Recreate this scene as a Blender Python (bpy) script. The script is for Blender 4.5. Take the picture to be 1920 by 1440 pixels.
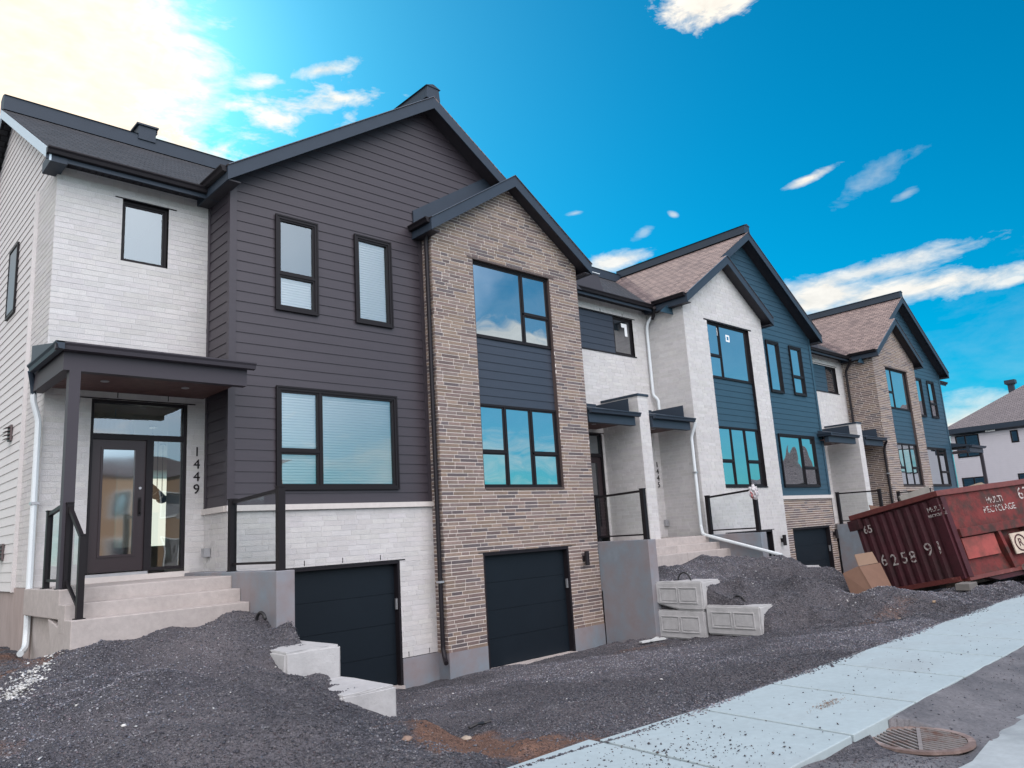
import bpy, bmesh, math, random
import numpy as np
from mathutils import Vector, Matrix
random.seed(7); rng = np.random.default_rng(7)
S = bpy.context.scene
for o in list(bpy.data.objects): bpy.data.objects.remove(o)
C = S.collection
# ------------------------------------------------------------------ camera
cam_r = Vector((0.72868542, -0.6820805, -0.06151224)); cam_u = Vector((-0.08873265, -0.18309244, 0.97908308)); cam_f = Vector((0.6790759, 0.70798542, 0.1939396))
cd = bpy.data.cameras.new('camera'); cam = bpy.data.objects.new('camera', cd); C.objects.link(cam)
m = Matrix.Identity(4)
for i in range(3):
    m[i][0] = cam_r[i]; m[i][1] = cam_u[i]; m[i][2] = -cam_f[i]
m[2][3] = 1.7
cam.matrix_world = m
cd.sensor_width = 36; cd.lens = 36 * 1430.62 / 1920; cd.clip_start = 0.05; cd.clip_end = 2000
S.camera = cam
# ------------------------------------------------------------------ sky, sun, exposure
SUN_EL, SUN_AZ = math.radians(33), math.radians(10.6)     # azimuth from +Y towards +X
SKY_TINT = (0.0, 1.04, 1.34); SKY_STR = 0.10; CLOUD = 1.35; BEHIND_FILL = 6.6
world = bpy.data.worlds.new('World'); S.world = world; world.use_nodes = True
nt = world.node_tree; N = nt.nodes; Lk = nt.links
bg = N['Background']; bg.inputs['Strength'].default_value = SKY_STR
sky = N.new('ShaderNodeTexSky'); sky.sky_type = 'NISHITA'; sky.sun_disc = False
sky.sun_elevation = SUN_EL; sky.sun_rotation = SUN_AZ; sky.air_density = 1.0; sky.dust_density = 0.6; sky.ozone_density = 2.0
def math_n(op, a, b=None, c=None, clamp=False):
    n = N.new('ShaderNodeMath'); n.operation = op; n.use_clamp = clamp
    for i, v in enumerate((a, b, c)):
        if v is None: continue
        if isinstance(v, (int, float)): n.inputs[i].default_value = v
        else: Lk.new(v, n.inputs[i])
    return n.outputs[0]
def vmath(op, a, b=None, out=0):
    n = N.new('ShaderNodeVectorMath'); n.operation = op
    for i, v in enumerate((a, b)):
        if v is None: continue
        if isinstance(v, (tuple, Vector)): n.inputs[i].default_value = tuple(v)
        else: Lk.new(v, n.inputs[i])
    return n.outputs[out]
tc = N.new('ShaderNodeTexCoord'); D = tc.outputs['Generated']
def noise(scale, detail, dist=0.0, rough=.55, vec=None):
    n = N.new('ShaderNodeTexNoise'); n.inputs['Scale'].default_value = scale; n.inputs['Detail'].default_value = detail
    n.inputs['Roughness'].default_value = rough; n.inputs['Distortion'].default_value = dist
    Lk.new(vec if vec else D, n.inputs['Vector']); return n.outputs['Fac']
stretch = vmath('MULTIPLY', D, (1.0, 1.0, 2.6))
nA = noise(9, 7, .6, .62, stretch); nB = noise(30, 6, .3, .6, stretch); nC = noise(3, 4, .3)
nz = math_n('SUBTRACT', math_n('ADD', math_n('MULTIPLY', nA, .65), math_n('MULTIPLY', nB, .35)), .5)
def dir_of(px, py):
    return (cam_f + cam_r * ((px - 960) / 1430.62) - cam_u * ((py - 720) / 1430.62)).normalized()
cover = None
def cloud(d, w, h, tilt, dens, gain=1.0, soft=1.1):
    """one cloud of the sky: direction, angular half width and height, tilt from level, density"""
    global cover
    d = Vector(d).normalized(); a = Vector((0, 0, 1)).cross(d).normalized() * -1; b = a.cross(d).normalized()
    if b.z < 0: b = -b
    t = math.radians(tilt); a2 = a * math.cos(t) + b * math.sin(t); b2 = -a * math.sin(t) + b * math.cos(t)
    u = math_n('MULTIPLY', vmath('DOT_PRODUCT', D, tuple(a2), 1), 1 / w); v = math_n('MULTIPLY', vmath('DOT_PRODUCT', D, tuple(b2), 1), 1 / h)
    r = math_n('SQRT', math_n('ADD', math_n('MULTIPLY', u, u), math_n('MULTIPLY', v, v)))
    front = math_n('GREATER_THAN', vmath('DOT_PRODUCT', D, tuple(d), 1), 0.0)
    k = math_n('ADD', math_n('SUBTRACT', 1.0, r), math_n('MULTIPLY', nz, 5.2 * gain))
    k = math_n('MULTIPLY', math_n('MULTIPLY', k, soft, clamp=True), math_n('MULTIPLY', front, dens))
    cover = k if cover is None else math_n('MAXIMUM', cover, k)
P = 1 / 1430.62
def pcloud(x, y, w, h, tilt, dens, gain=1.0, soft=1.3): cloud(dir_of(x, y), w * P, h * P, tilt, dens, gain, soft)
pcloud(40, 40, 420, 260, -50, 1.0, .3, 2.2); pcloud(150, 210, 230, 120, -25, 1.0, .5, 2); pcloud(320, 260, 170, 42, -18, 1.0, .8, 1.6)
pcloud(545, 200, 120, 48, 14, .85, 1.0, 1.2); pcloud(600, 132, 80, 16, 16, .8, .7); pcloud(495, 154, 55, 18, 8, .8, .8)
pcloud(1345, -8, 110, 42, 8, 1.0, .8, 1.7)
pcloud(1670, 550, 250, 24, 0, .9, .55, 1.4); pcloud(1620, 512, 170, 20, 6, .75, .7, 1.2); pcloud(1540, 560, 110, 42, 0, .9, .45, 1.4)
pcloud(1518, 334, 50, 9, 14, .9, .6); pcloud(1640, 330, 70, 18, 24, .22, 1.0, .9); pcloud(1700, 362, 24, 8, 12, .28, .8)
pcloud(1795, 524, 30, 9, 0, .7, .7); pcloud(1900, 526, 34, 11, 0, .75, .6); pcloud(1745, 522, 25, 8, 0, .6, .7)
pcloud(1165, 488, 80, 18, 6, .85, .6, 1.2); pcloud(1078, 400, 22, 6, 5, .5, .5); pcloud(1262, 402, 6, 11, 60, .5, .4); pcloud(1208, 436, 22, 10, 20, .3, .7)
pcloud(1850, 750, 110, 24, 3, .5, .8, 1.0); pcloud(1820, 795, 130, 46, 0, .8, .5, 1.1)
cloud((.655, -.70, .238), .15, .042, 6, .75, .45, 2.2); cloud((.60, -.76, .10), .3, .05, 3, .45, .8)
cloud((-.3, -.9, .25), .5, .12, 3, .6, .9, 1.4); cloud((-.80, .50, .32), 1.1, .55, 0, .92, .25, 2.0); cloud((.86, -.48, .12), .75, .30, 0, .13, .12, 3.0)
# added unseen bright cloud behind the viewer and overhead, a fill for the facades
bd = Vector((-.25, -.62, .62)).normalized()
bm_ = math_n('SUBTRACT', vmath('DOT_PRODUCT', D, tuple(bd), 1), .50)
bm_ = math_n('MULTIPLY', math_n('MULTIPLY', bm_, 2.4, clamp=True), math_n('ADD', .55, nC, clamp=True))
# warm glare of the sky round the sun
sd = Vector((math.sin(SUN_AZ) * math.cos(SUN_EL), math.cos(SUN_AZ) * math.cos(SUN_EL), math.sin(SUN_EL)))
sdot = math_n('MAXIMUM', vmath('DOT_PRODUCT', D, tuple(sd), 1), 0.0)
glow = math_n('ADD', math_n('MULTIPLY', math_n('POWER', sdot, 70.0), 4.5), math_n('MULTIPLY', math_n('POWER', sdot, 12.0), 1.1))
tint = N.new('ShaderNodeMix'); tint.data_type = 'RGBA'; tint.blend_type = 'MULTIPLY'; tint.inputs[0].default_value = 1
gam = N.new('ShaderNodeGamma'); gam.inputs[1].default_value = 1.0
Lk.new(sky.outputs[0], gam.inputs[0]); Lk.new(gam.outputs[0], tint.inputs[6]); tint.inputs[7].default_value = (*SKY_TINT, 1)
def mixc(fac, a, b, mode='MIX'):
    n = N.new('ShaderNodeMix'); n.data_type = 'RGBA'; n.blend_type = mode
    if isinstance(fac, float): n.inputs[0].default_value = fac
    else: Lk.new(fac, n.inputs[0])
    for i, v in ((6, a), (7, b)):
        if isinstance(v, tuple): n.inputs[i].default_value = (*v, 1)
        else: Lk.new(v, n.inputs[i])
    return n.outputs[2]
gl = N.new('ShaderNodeVectorMath'); gl.operation = 'SCALE'; gl.inputs[0].default_value = (1.15, .55, .35); Lk.new(glow, gl.inputs['Scale'])
col = vmath('ADD', tint.outputs[2], gl.outputs[0])
GLOWNODE = gl
shade = math_n('ADD', .72, math_n('MULTIPLY', nB, .5))
cc = N.new('ShaderNodeVectorMath'); cc.operation = 'SCALE'; cc.inputs[0].default_value = (CLOUD / SKY_STR * .98, CLOUD / SKY_STR * .93, CLOUD / SKY_STR * .92)
CL_OUT = cc; Lk.new(shade, cc.inputs['Scale'])
cc.inputs[0].default_value = (10.9, 10.3, 9.3)
col = mixc(cover, col, vmath('ADD', cc.outputs[0], vmath('MULTIPLY', gl.outputs[0], (.5, .5, .1))))
hb = N.new('ShaderNodeVectorMath'); hb.operation = 'SCALE'; hb.inputs[0].default_value = (BEHIND_FILL * 5.2, BEHIND_FILL * 4.7, BEHIND_FILL * 4.6); Lk.new(bm_, hb.inputs['Scale'])
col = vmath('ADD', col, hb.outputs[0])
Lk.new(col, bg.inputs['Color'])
sl = bpy.data.lights.new('sun', 'SUN'); sl.energy = 3.2; sl.angle = math.radians(.5); sl.color = (1, .93, .84)
so = bpy.data.objects.new('sun', sl); C.objects.link(so); so.rotation_euler = sd.to_track_quat('Z', 'Y').to_euler(); so.location = (0, 0, 40)
S.view_settings.view_transform = 'Standard'; S.view_settings.look = 'None'; S.view_settings.exposure = 0.0; S.view_settings.gamma = 1
S.cycles.max_bounces = 7; S.cycles.transparent_max_bounces = 12; S.cycles.caustics_reflective = False; S.cycles.caustics_refractive = False

# ------------------------------------------------------------------ materials
MATS = {}
def mat(name, color, rough=.7, var=.0, vscale=4.0, bump=0.0, bscale=30.0, metal=0.0, attr=False, var2=0.0, v2scale=.7, color2=None, stretchz=1.0, spec=.5, thr=None):
    if name in MATS: return MATS[name]
    M = bpy.data.materials.new(name); M.use_nodes = True; t = M.node_tree; n = t.nodes; l = t.links
    b = n['Principled BSDF']; b.inputs['Roughness'].default_value = rough; b.inputs['Metallic'].default_value = metal
    b.inputs['Specular IOR Level'].default_value = spec
    tcn = n.new('ShaderNodeTexCoord'); mp = n.new('ShaderNodeMapping'); mp.inputs['Scale'].default_value = (1, 1, stretchz); l.new(tcn.outputs['Object'], mp.inputs[0])
    base = None
    def mix(mode, f, a, bb):
        x = n.new('ShaderNodeMix'); x.data_type = 'RGBA'; x.blend_type = mode
        if isinstance(f, float): x.inputs[0].default_value = f
        else: l.new(f, x.inputs[0])
        for i, v in ((6, a), (7, bb)):
            if isinstance(v, tuple): x.inputs[i].default_value = (*v, 1)
            else: l.new(v, x.inputs[i])
        return x.outputs[2]
    if attr:
        at = n.new('ShaderNodeAttribute'); at.attribute_name = 'Col'; base = mix('MULTIPLY', 1.0, at.outputs['Color'], tuple(color))
    def nz_(scale, det=6):
        x = n.new('ShaderNodeTexNoise'); x.inputs['Scale'].default_value = scale; x.inputs['Detail'].default_value = det; x.inputs['Roughness'].default_value = .6
        l.new(mp.outputs[0], x.inputs['Vector']); return x.outputs['Fac']
    cur = base if base else tuple(color)
    if color2:
        r = n.new('ShaderNodeValToRGB'); lo, hi = thr or (.45, .6); r.color_ramp.elements[0].position = lo; r.color_ramp.elements[1].position = hi
        l.new(nz_(v2scale, 8), r.inputs[0]); cur = mix('MIX', r.outputs[0], cur, tuple(color2))
    for v, s in ((var, vscale), (var2, v2scale)):
        if v:
            r = n.new('ShaderNodeMapRange'); r.inputs['From Min'].default_value = .25; r.inputs['From Max'].default_value = .75
            r.inputs['To Min'].default_value = 1 - v; r.inputs['To Max'].default_value = 1 + v; l.new(nz_(s), r.inputs[0])
            cmb = n.new('ShaderNodeCombineColor')
            for i in range(3): l.new(r.outputs[0], cmb.inputs[i])
            cur = mix('MULTIPLY', 1.0, cur, cmb.outputs[0])
    if isinstance(cur, tuple): b.inputs['Base Color'].default_value = (*cur, 1)
    else: l.new(cur, b.inputs['Base Color'])
    if bump:
        bp = n.new('ShaderNodeBump'); bp.inputs['Strength'].default_value = min(1, bump * 6); bp.inputs['Distance'].default_value = .02 if bump < .2 else .05
        l.new(nz_(bscale, 8), bp.inputs['Height']); l.new(bp.outputs[0], b.inputs['Normal'])
    MATS[name] = M; return M
def shingle_mat(name, vec_fn, c1, c2):
    M = bpy.data.materials.new(name); M.use_nodes = True; t = M.node_tree; n = t.nodes; l = t.links
    b = n['Principled BSDF']; b.inputs['Roughness'].default_value = .9
    tcn = n.new('ShaderNodeTexCoord'); sx = n.new('ShaderNodeSeparateXYZ'); l.new(tcn.outputs['Object'], sx.inputs[0])
    cx = n.new('ShaderNodeCombineXYZ'); along, up = vec_fn
    l.new(sx.outputs[along], cx.inputs[0]); mm = n.new('ShaderNodeMath'); mm.operation = 'MULTIPLY'; mm.inputs[1].default_value = 1.19; l.new(sx.outputs[up], mm.inputs[0]); l.new(mm.outputs[0], cx.inputs[1])
    br = n.new('ShaderNodeTexBrick'); br.inputs['Scale'].default_value = 1; br.inputs['Brick Width'].default_value = .24; br.inputs['Row Height'].default_value = .14
    br.inputs['Mortar Size'].default_value = .012; br.inputs['Mortar Smooth'].default_value = .3; br.inputs['Bias'].default_value = -.2
    br.inputs['Color1'].default_value = (*c1, 1); br.inputs['Color2'].default_value = (*c2, 1); br.inputs['Mortar'].default_value = (c2[0] * .4, c2[1] * .4, c2[2] * .4, 1)
    l.new(cx.outputs[0], br.inputs['Vector'])
    ns = n.new('ShaderNodeTexNoise'); ns.inputs['Scale'].default_value = 60; ns.inputs['Detail'].default_value = 4; l.new(tcn.outputs['Object'], ns.inputs['Vector'])
    mx = n.new('ShaderNodeMix'); mx.data_type = 'RGBA'; mx.blend_type = 'OVERLAY'; mx.inputs[0].default_value = .8; l.new(br.outputs[0], mx.inputs[6]); l.new(ns.outputs['Fac'], mx.inputs[7]); l.new(mx.outputs[2], b.inputs['Base Color'])
    bp = n.new('ShaderNodeBump'); bp.inputs['Distance'].default_value = .02; bp.inputs['Strength'].default_value = .9; bp.invert = True; l.new(br.outputs['Fac'], bp.inputs['Height']); l.new(bp.outputs[0], b.inputs['Normal'])
    MATS[name] = M; return M
def glass_mat(name, refl, tintc, base_mix, rough=.01):
    """window glass: clear sheet with a reflective coat; a gentle waviness bends what it mirrors"""
    M = bpy.data.materials.new(name); M.use_nodes = True; t = M.node_tree; n = t.nodes; l = t.links
    n.remove(n['Principled BSDF']); out = n['Material Output']
    g = n.new('ShaderNodeBsdfGlossy'); g.inputs['Roughness'].default_value = rough; g.inputs['Color'].default_value = (*tintc, 1)
    tr = n.new('ShaderNodeBsdfTransparent'); tr.inputs['Color'].default_value = (.92, .96, .96, 1)
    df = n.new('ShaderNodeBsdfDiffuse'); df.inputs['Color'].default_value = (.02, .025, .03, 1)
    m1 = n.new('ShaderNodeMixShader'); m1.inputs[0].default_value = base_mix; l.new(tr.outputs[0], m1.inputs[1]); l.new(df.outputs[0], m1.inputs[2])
    fr = n.new('ShaderNodeFresnel'); fr.inputs['IOR'].default_value = 1.5
    mr = n.new('ShaderNodeMapRange'); mr.inputs['From Min'].default_value = 0; mr.inputs['From Max'].default_value = 1; mr.inputs['To Min'].default_value = refl; mr.inputs['To Max'].default_value = 1
    l.new(fr.outputs[0], mr.inputs[0])
    m2 = n.new('ShaderNodeMixShader'); l.new(mr.outputs[0], m2.inputs[0]); l.new(m1.outputs[0], m2.inputs[1]); l.new(g.outputs[0], m2.inputs[2]); l.new(m2.outputs[0], out.inputs[0])
    tcn = n.new('ShaderNodeTexCoord'); ns = n.new('ShaderNodeTexNoise'); ns.inputs['Scale'].default_value = .9; ns.inputs['Detail'].default_value = 1; l.new(tcn.outputs['Object'], ns.inputs['Vector'])
    bp = n.new('ShaderNodeBump'); bp.inputs['Strength'].default_value = .25; bp.inputs['Distance'].default_value = .03; l.new(ns.outputs['Fac'], bp.inputs['Height']); l.new(bp.outputs[0], g.inputs['Normal'])
    MATS[name] = M; return M
WB = mat('white_brick', (.585, .57, .56), .75, var=.07, vscale=9, bump=.06, bscale=60, attr=True, var2=.06, v2scale=.6)
WM = mat('white_mortar', (.64, .63, .63), .9, var=.05)
BB = mat('brown_brick', (.92, .92, .92), .85, var=.16, vscale=14, bump=.08, bscale=70, attr=True)
BM = mat('pale_mortar', (.80, .74, .68), .95, var=.08)
SA = mat('charcoal_siding', (.045, .038, .047), .45, var=.08, vscale=2.5, bump=.01, bscale=90, stretchz=6)
SB = mat('teal_siding', (.026, .066, .100), .45, var=.1, vscale=2.5, bump=.01, bscale=90, stretchz=6)
SP = mat('navy_siding', (.032, .042, .062), .45, var=.08, vscale=2.5, bump=.01, bscale=90, stretchz=6)
SW = mat('white_siding', (.66, .63, .62), .55, var=.04, vscale=2, stretchz=5)
TR = mat('black_trim', (.014, .012, .015), .5, spec=.25, var=.1, vscale=6)
TRB = mat('slate_metal', (.032, .046, .066), .5, var=.08, vscale=3, spec=.3)
FR = mat('window_frame_black', (.012, .010, .012), .5, spec=.25)
SOF = mat('soffit_board', (.03, .028, .035), .6, var=.1)
SOFW = mat('wood_soffit', (.10, .05, .045), .6, var=.3, vscale=8)
GD = mat('garage_door_black', (.007, .012, .018), .5, spec=.25, var=.08, vscale=2)
CO = mat('grey_concrete', (.30, .28, .28), .85, var=.12, vscale=9, bump=.03, bscale=50, var2=.16, v2scale=1.1, color2=(.22, .23, .26), thr=(.4, .7))
COL_ = mat('light_concrete', (.42, .38, .36), .85, var=.12, vscale=12, bump=.03, bscale=60, var2=.12, v2scale=1.3)
PAR = mat('parged_concrete', (.27, .24, .25), .8, var=.12, vscale=3, bump=.02, bscale=30, color2=(.18, .21, .24), v2scale=1.5, thr=(.38, .62), var2=.16)
STN = mat('cast_stone', (.62, .58, .55), .8, var=.06, vscale=12, bump=.02)
BLK = mat('block_concrete', (.46, .46, .46), .9, var=.1, vscale=10, bump=.05, bscale=40, var2=.1, v2scale=2)
WP = mat('white_aluminium', (.68, .73, .75), .35)
STEEL = mat('galvanised_steel', (.45, .46, .48), .4, metal=.6, var=.1)
RUB = mat('black_cable', (.02, .02, .022), .5)
BLIND = mat('white_blind', (.88, .90, .91), .6)
LAMPM = mat('lamp_white', (.8, .8, .78), .5)
RED = mat('red_paint', (.145, .024, .022), .65, var=.35, vscale=4, bump=.05, bscale=16, color2=(.055, .026, .022), v2scale=3.2, thr=(.42, .62), spec=.3)
REDD = mat('dark_red_paint', (.055, .012, .018), .65, spec=.3, var=.25, vscale=6, bump=.03, bscale=22, color2=(.04, .016, .018), v2scale=1.8, thr=(.45, .7))
RUST = mat('rusty_steel', (.18, .125, .11), .8, var=.3, vscale=8, bump=.05, color2=(.26, .2, .18), v2scale=4)
CARD = mat('cardboard', (.17, .095, .065), .85, var=.1, vscale=5)
PAINTW = mat('white_marking', (.46, .42, .40), .8, var=.25, vscale=30, color2=(.09, .02, .022), v2scale=16, thr=(.50, .58))
WOOD = mat('timber', (.35, .25, .16), .8, var=.2, vscale=10)
SHX = shingle_mat('brown_shingle', (1, 0), (.25, .185, .17), (.11, .08, .08))
SHY = shingle_mat('dark_shingle', (0, 1), (.05, .05, .056), (.025, .026, .03))
SHG = shingle_mat('grey_shingle', (1, 0), (.16, .14, .15), (.12, .105, .115))
GL = glass_mat('mirror_glass', .66, (.86, .92, .96), .93)
GLB = glass_mat('clear_glass', .22, (.85, .97, 1), .0)
GLT = glass_mat('door_glass', .38, (.9, .9, .92), .92, .05)
GLH = glass_mat('hall_glass', .16, (.9, .92, .95), .0)
RAILG = glass_mat('railing_glass', .02, (.55, .56, .56), .0)
GR = mat('gravel_stone', (1, 1, 1), .85, attr=True, var=.15, vscale=20)
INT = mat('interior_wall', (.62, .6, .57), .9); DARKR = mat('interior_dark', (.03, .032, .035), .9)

# ------------------------------------------------------------------ mesh builder
class MB:
    def __init__(s): s.v = []; s.f = []; s.mi = []; s.c = []
    def face(s, pts, mi=0, col=(1, 1, 1)):
        b = len(s.v); s.v += [tuple(p) for p in pts]; s.f.append(tuple(range(b, b + len(pts)))); s.mi.append(mi); s.c.append(col)
    def hexa(s, p, mi=0, col=(1, 1, 1)):
        """p: 8 corners, bottom ring 0-3, top ring 4-7"""
        b = len(s.v); s.v += [tuple(q) for q in p]
        for f in ((0, 3, 2, 1), (4, 5, 6, 7), (0, 1, 5, 4), (1, 2, 6, 5), (2, 3, 7, 6), (3, 0, 4, 7)):
            s.f.append(tuple(b + i for i in f)); s.mi.append(mi); s.c.append(col)
    def box(s, x0, x1, y0, y1, z0, z1, mi=0, col=(1, 1, 1)):
        s.hexa([(x0, y0, z0), (x1, y0, z0), (x1, y1, z0), (x0, y1, z0), (x0, y0, z1), (x1, y0, z1), (x1, y1, z1), (x0, y1, z1)], mi, col)
    def bar(s, a, b, w, h, mi=0, col=(1, 1, 1), up=(0, 0, 1)):
        a = Vector(a); b = Vector(b); d = (b - a).normalized(); u = Vector(up)
        if abs(d.dot(u)) > .95: u = Vector((0, 1, 0))
        r = d.cross(u).normalized(); u = r.cross(d).normalized(); r *= w / 2; u *= h / 2
        s.hexa([a - r - u, a + r - u, b + r - u, b - r - u, a - r + u, a + r + u, b + r + u, b - r + u], mi, col)
    def tube(s, pts, rad, seg=10, mi=0, cap=True, col=(1, 1, 1)):
        pts = [Vector(p) for p in pts]; rings = []; pr = None
        rads = rad if isinstance(rad, (list, tuple)) else [rad] * len(pts)
        for i, p in enumerate(pts):
            d = ((pts[min(i + 1, len(pts) - 1)] - pts[max(i - 1, 0)])).normalized()
            if pr is None:
                r = d.cross(Vector((0, 0, 1)) if abs(d.z) < .9 else Vector((1, 0, 0))).normalized()
            else: r = (pr - d * pr.dot(d)).normalized()
            pr = r; u = d.cross(r); b = len(s.v)
            for k in range(seg):
                a = 2 * math.pi * k / seg; s.v.append(tuple(p + (r * math.cos(a) + u * math.sin(a)) * rads[i]))
            rings.append(b)
        for i in range(len(rings) - 1):
            for k in range(seg):
                k2 = (k + 1) % seg; s.f.append((rings[i] + k, rings[i] + k2, rings[i + 1] + k2, rings[i + 1] + k)); s.mi.append(mi); s.c.append(col)
        if cap:
            s.f.append(tuple(rings[0] + k for k in range(seg))[::-1]); s.mi.append(mi); s.c.append(col)
            s.f.append(tuple(rings[-1] + k for k in range(seg))); s.mi.append(mi); s.c.append(col)
    def build(s, name, mats, parent=None, smooth=False, bevel=0, xf=None):
        if not isinstance(mats, (list, tuple)): mats = [mats]
        me = bpy.data.meshes.new(name); off = Vector((0, 0, 0))
        if parent is not None:
            off = world_loc(parent)
        vv = s.v
        if xf is not None: vv = [tuple(xf @ Vector(p)) for p in vv]
        me.from_pydata([(p[0] - off.x, p[1] - off.y, p[2] - off.z) for p in vv], [], s.f)
        for mm in mats: me.materials.append(mm)
        me.polygons.foreach_set('material_index', s.mi)
        if any(c != (1, 1, 1) for c in s.c):
            ca = me.color_attributes.new('Col', 'FLOAT_COLOR', 'CORNER'); arr = []
            for f, c in zip(s.f, s.c): arr += [c[0], c[1], c[2], 1.0] * len(f)
            ca.data.foreach_set('color', arr)
        else:
            ca = me.color_attributes.new('Col', 'FLOAT_COLOR', 'POINT'); ca.data.foreach_set('color', [1.0] * (4 * len(s.v)))
        me.update()
        if smooth: me.polygons.foreach_set('use_smooth', [True] * len(s.f))
        o = bpy.data.objects.new(name, me); C.objects.link(o)
        if parent is not None: o.parent = parent
        if bevel:
            bv = o.modifiers.new('bevel', 'BEVEL'); bv.width = bevel; bv.segments = 2; bv.limit_method = 'ANGLE'
        return o
def world_loc(o):
    v = Vector((0, 0, 0))
    while o is not None: v += Vector(o.location); o = o.parent
    return v
def tag(o, label=None, cat=None, group=None, kind=None):
    for k, v in (('label', label), ('category', cat), ('group', group), ('kind', kind)):
        if v: o[k] = v
    return o
def empty(name, loc, label, cat, group=None):
    o = bpy.data.objects.new(name, None); C.objects.link(o); o.location = loc; o.empty_display_size = .3
    return tag(o, label, cat, group)
def text(name, body, size, origin, ux, uz, extrude, m, parent, spacing=1.0, align='CENTER'):
    cu = bpy.data.curves.new(name, 'FONT'); cu.body = body; cu.size = size; cu.extrude = extrude; cu.align_x = align; cu.align_y = 'CENTER'; cu.space_line = spacing; cu.offset = .0
    to = bpy.data.objects.new(name, cu); C.objects.link(to)
    me = bpy.data.meshes.new_from_object(to.evaluated_get(bpy.context.evaluated_depsgraph_get()))
    bpy.data.objects.remove(to); ux = Vector(ux).normalized(); uz = Vector(uz).normalized(); n = ux.cross(uz)
    M4 = Matrix.Identity(4); off = world_loc(parent) if parent else Vector((0, 0, 0))
    for i in range(3): M4[i][0] = ux[i]; M4[i][1] = uz[i]; M4[i][2] = n[i]; M4[i][3] = origin[i] - off[i]
    me.transform(M4); me.materials.clear(); me.materials.append(m); me.name = name
    o = bpy.data.objects.new(name, me); C.objects.link(o); o.parent = parent
    return o
# wall frames: point(u, z, out)
def wall_front(Y): return lambda u, z, o: (u, Y - o, z)
def wall_left(X): return lambda u, z, o: (X - o, u, z)
def wall_right(X): return lambda u, z, o: (X + o, u, z)
def sub(iv, hole):
    out = []
    for a, b in iv:
        if hole[1] <= a or hole[0] >= b: out.append((a, b)); continue
        if hole[0] > a: out.append((a, hole[0]))
        if hole[1] < b: out.append((hole[1], b))
    return out
def rows(z0, z1, step, outline, holes, extra=()):
    """yield course number, z low, z high, intervals at the low edge and at the high edge"""
    n = int(math.ceil((z1 - z0) / step)); zs = {round(z0 + i * step, 4) for i in range(n)} | {z1}
    for h in holes: zs |= {h[2], h[3]}
    zs |= set(extra); zs = sorted(z for z in zs if z0 <= z <= z1)
    for a, b in zip(zs, zs[1:]):
        if b - a < .004: continue
        mid = (a + b) / 2; k = int((mid - z0) / step); o1, o2, om = outline(a), outline(b), outline(mid)
        iv = [om]
        for h in holes:
            if h[2] <= mid <= h[3]: iv = sub(iv, h)
        res = []
        for p, q in iv:
            if q - p < .003: continue
            pa, pb = (o1[0], o2[0]) if p == om[0] else (p, p); qa, qb = (o1[1], o2[1]) if q == om[1] else (q, q)
            res.append(((pa, qa), (pb, qb)))
        yield k, a, b, res
def siding(mb, W, z0, z1, outline, holes=(), step=.185, mi=0, extra=()):
    for k, a, b, iv in rows(z0, z1, step, outline, holes, extra):
        fa = 1 - ((a - z0) - k * step) / step; fb = 1 - ((b - z0) - k * step) / step
        oa, ob = .003 + .013 * max(0, fa), .003 + .013 * max(0, fb)
        for (p0, q0), (p1, q1) in iv:
            if abs(q1 - p1) < .001: mb.face([W(p0, a, oa), W(q0, a, oa), W(p1, b, ob)], mi)
            else: mb.face([W(p0, a, oa), W(q0, a, oa), W(q1, b, ob), W(p1, b, ob)], mi)
            mb.face([W(p0, a, 0), W(q0, a, 0), W(q0, a, oa), W(p0, a, oa)], mi)
BROWN = [(.27, .20, .155), (.25, .185, .145), (.22, .16, .145), (.30, .225, .18), (.16, .12, .115), (.23, .18, .165), (.25, .19, .16), (.27, .205, .18), (.24, .175, .155), (.14, .115, .118)]
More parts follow.
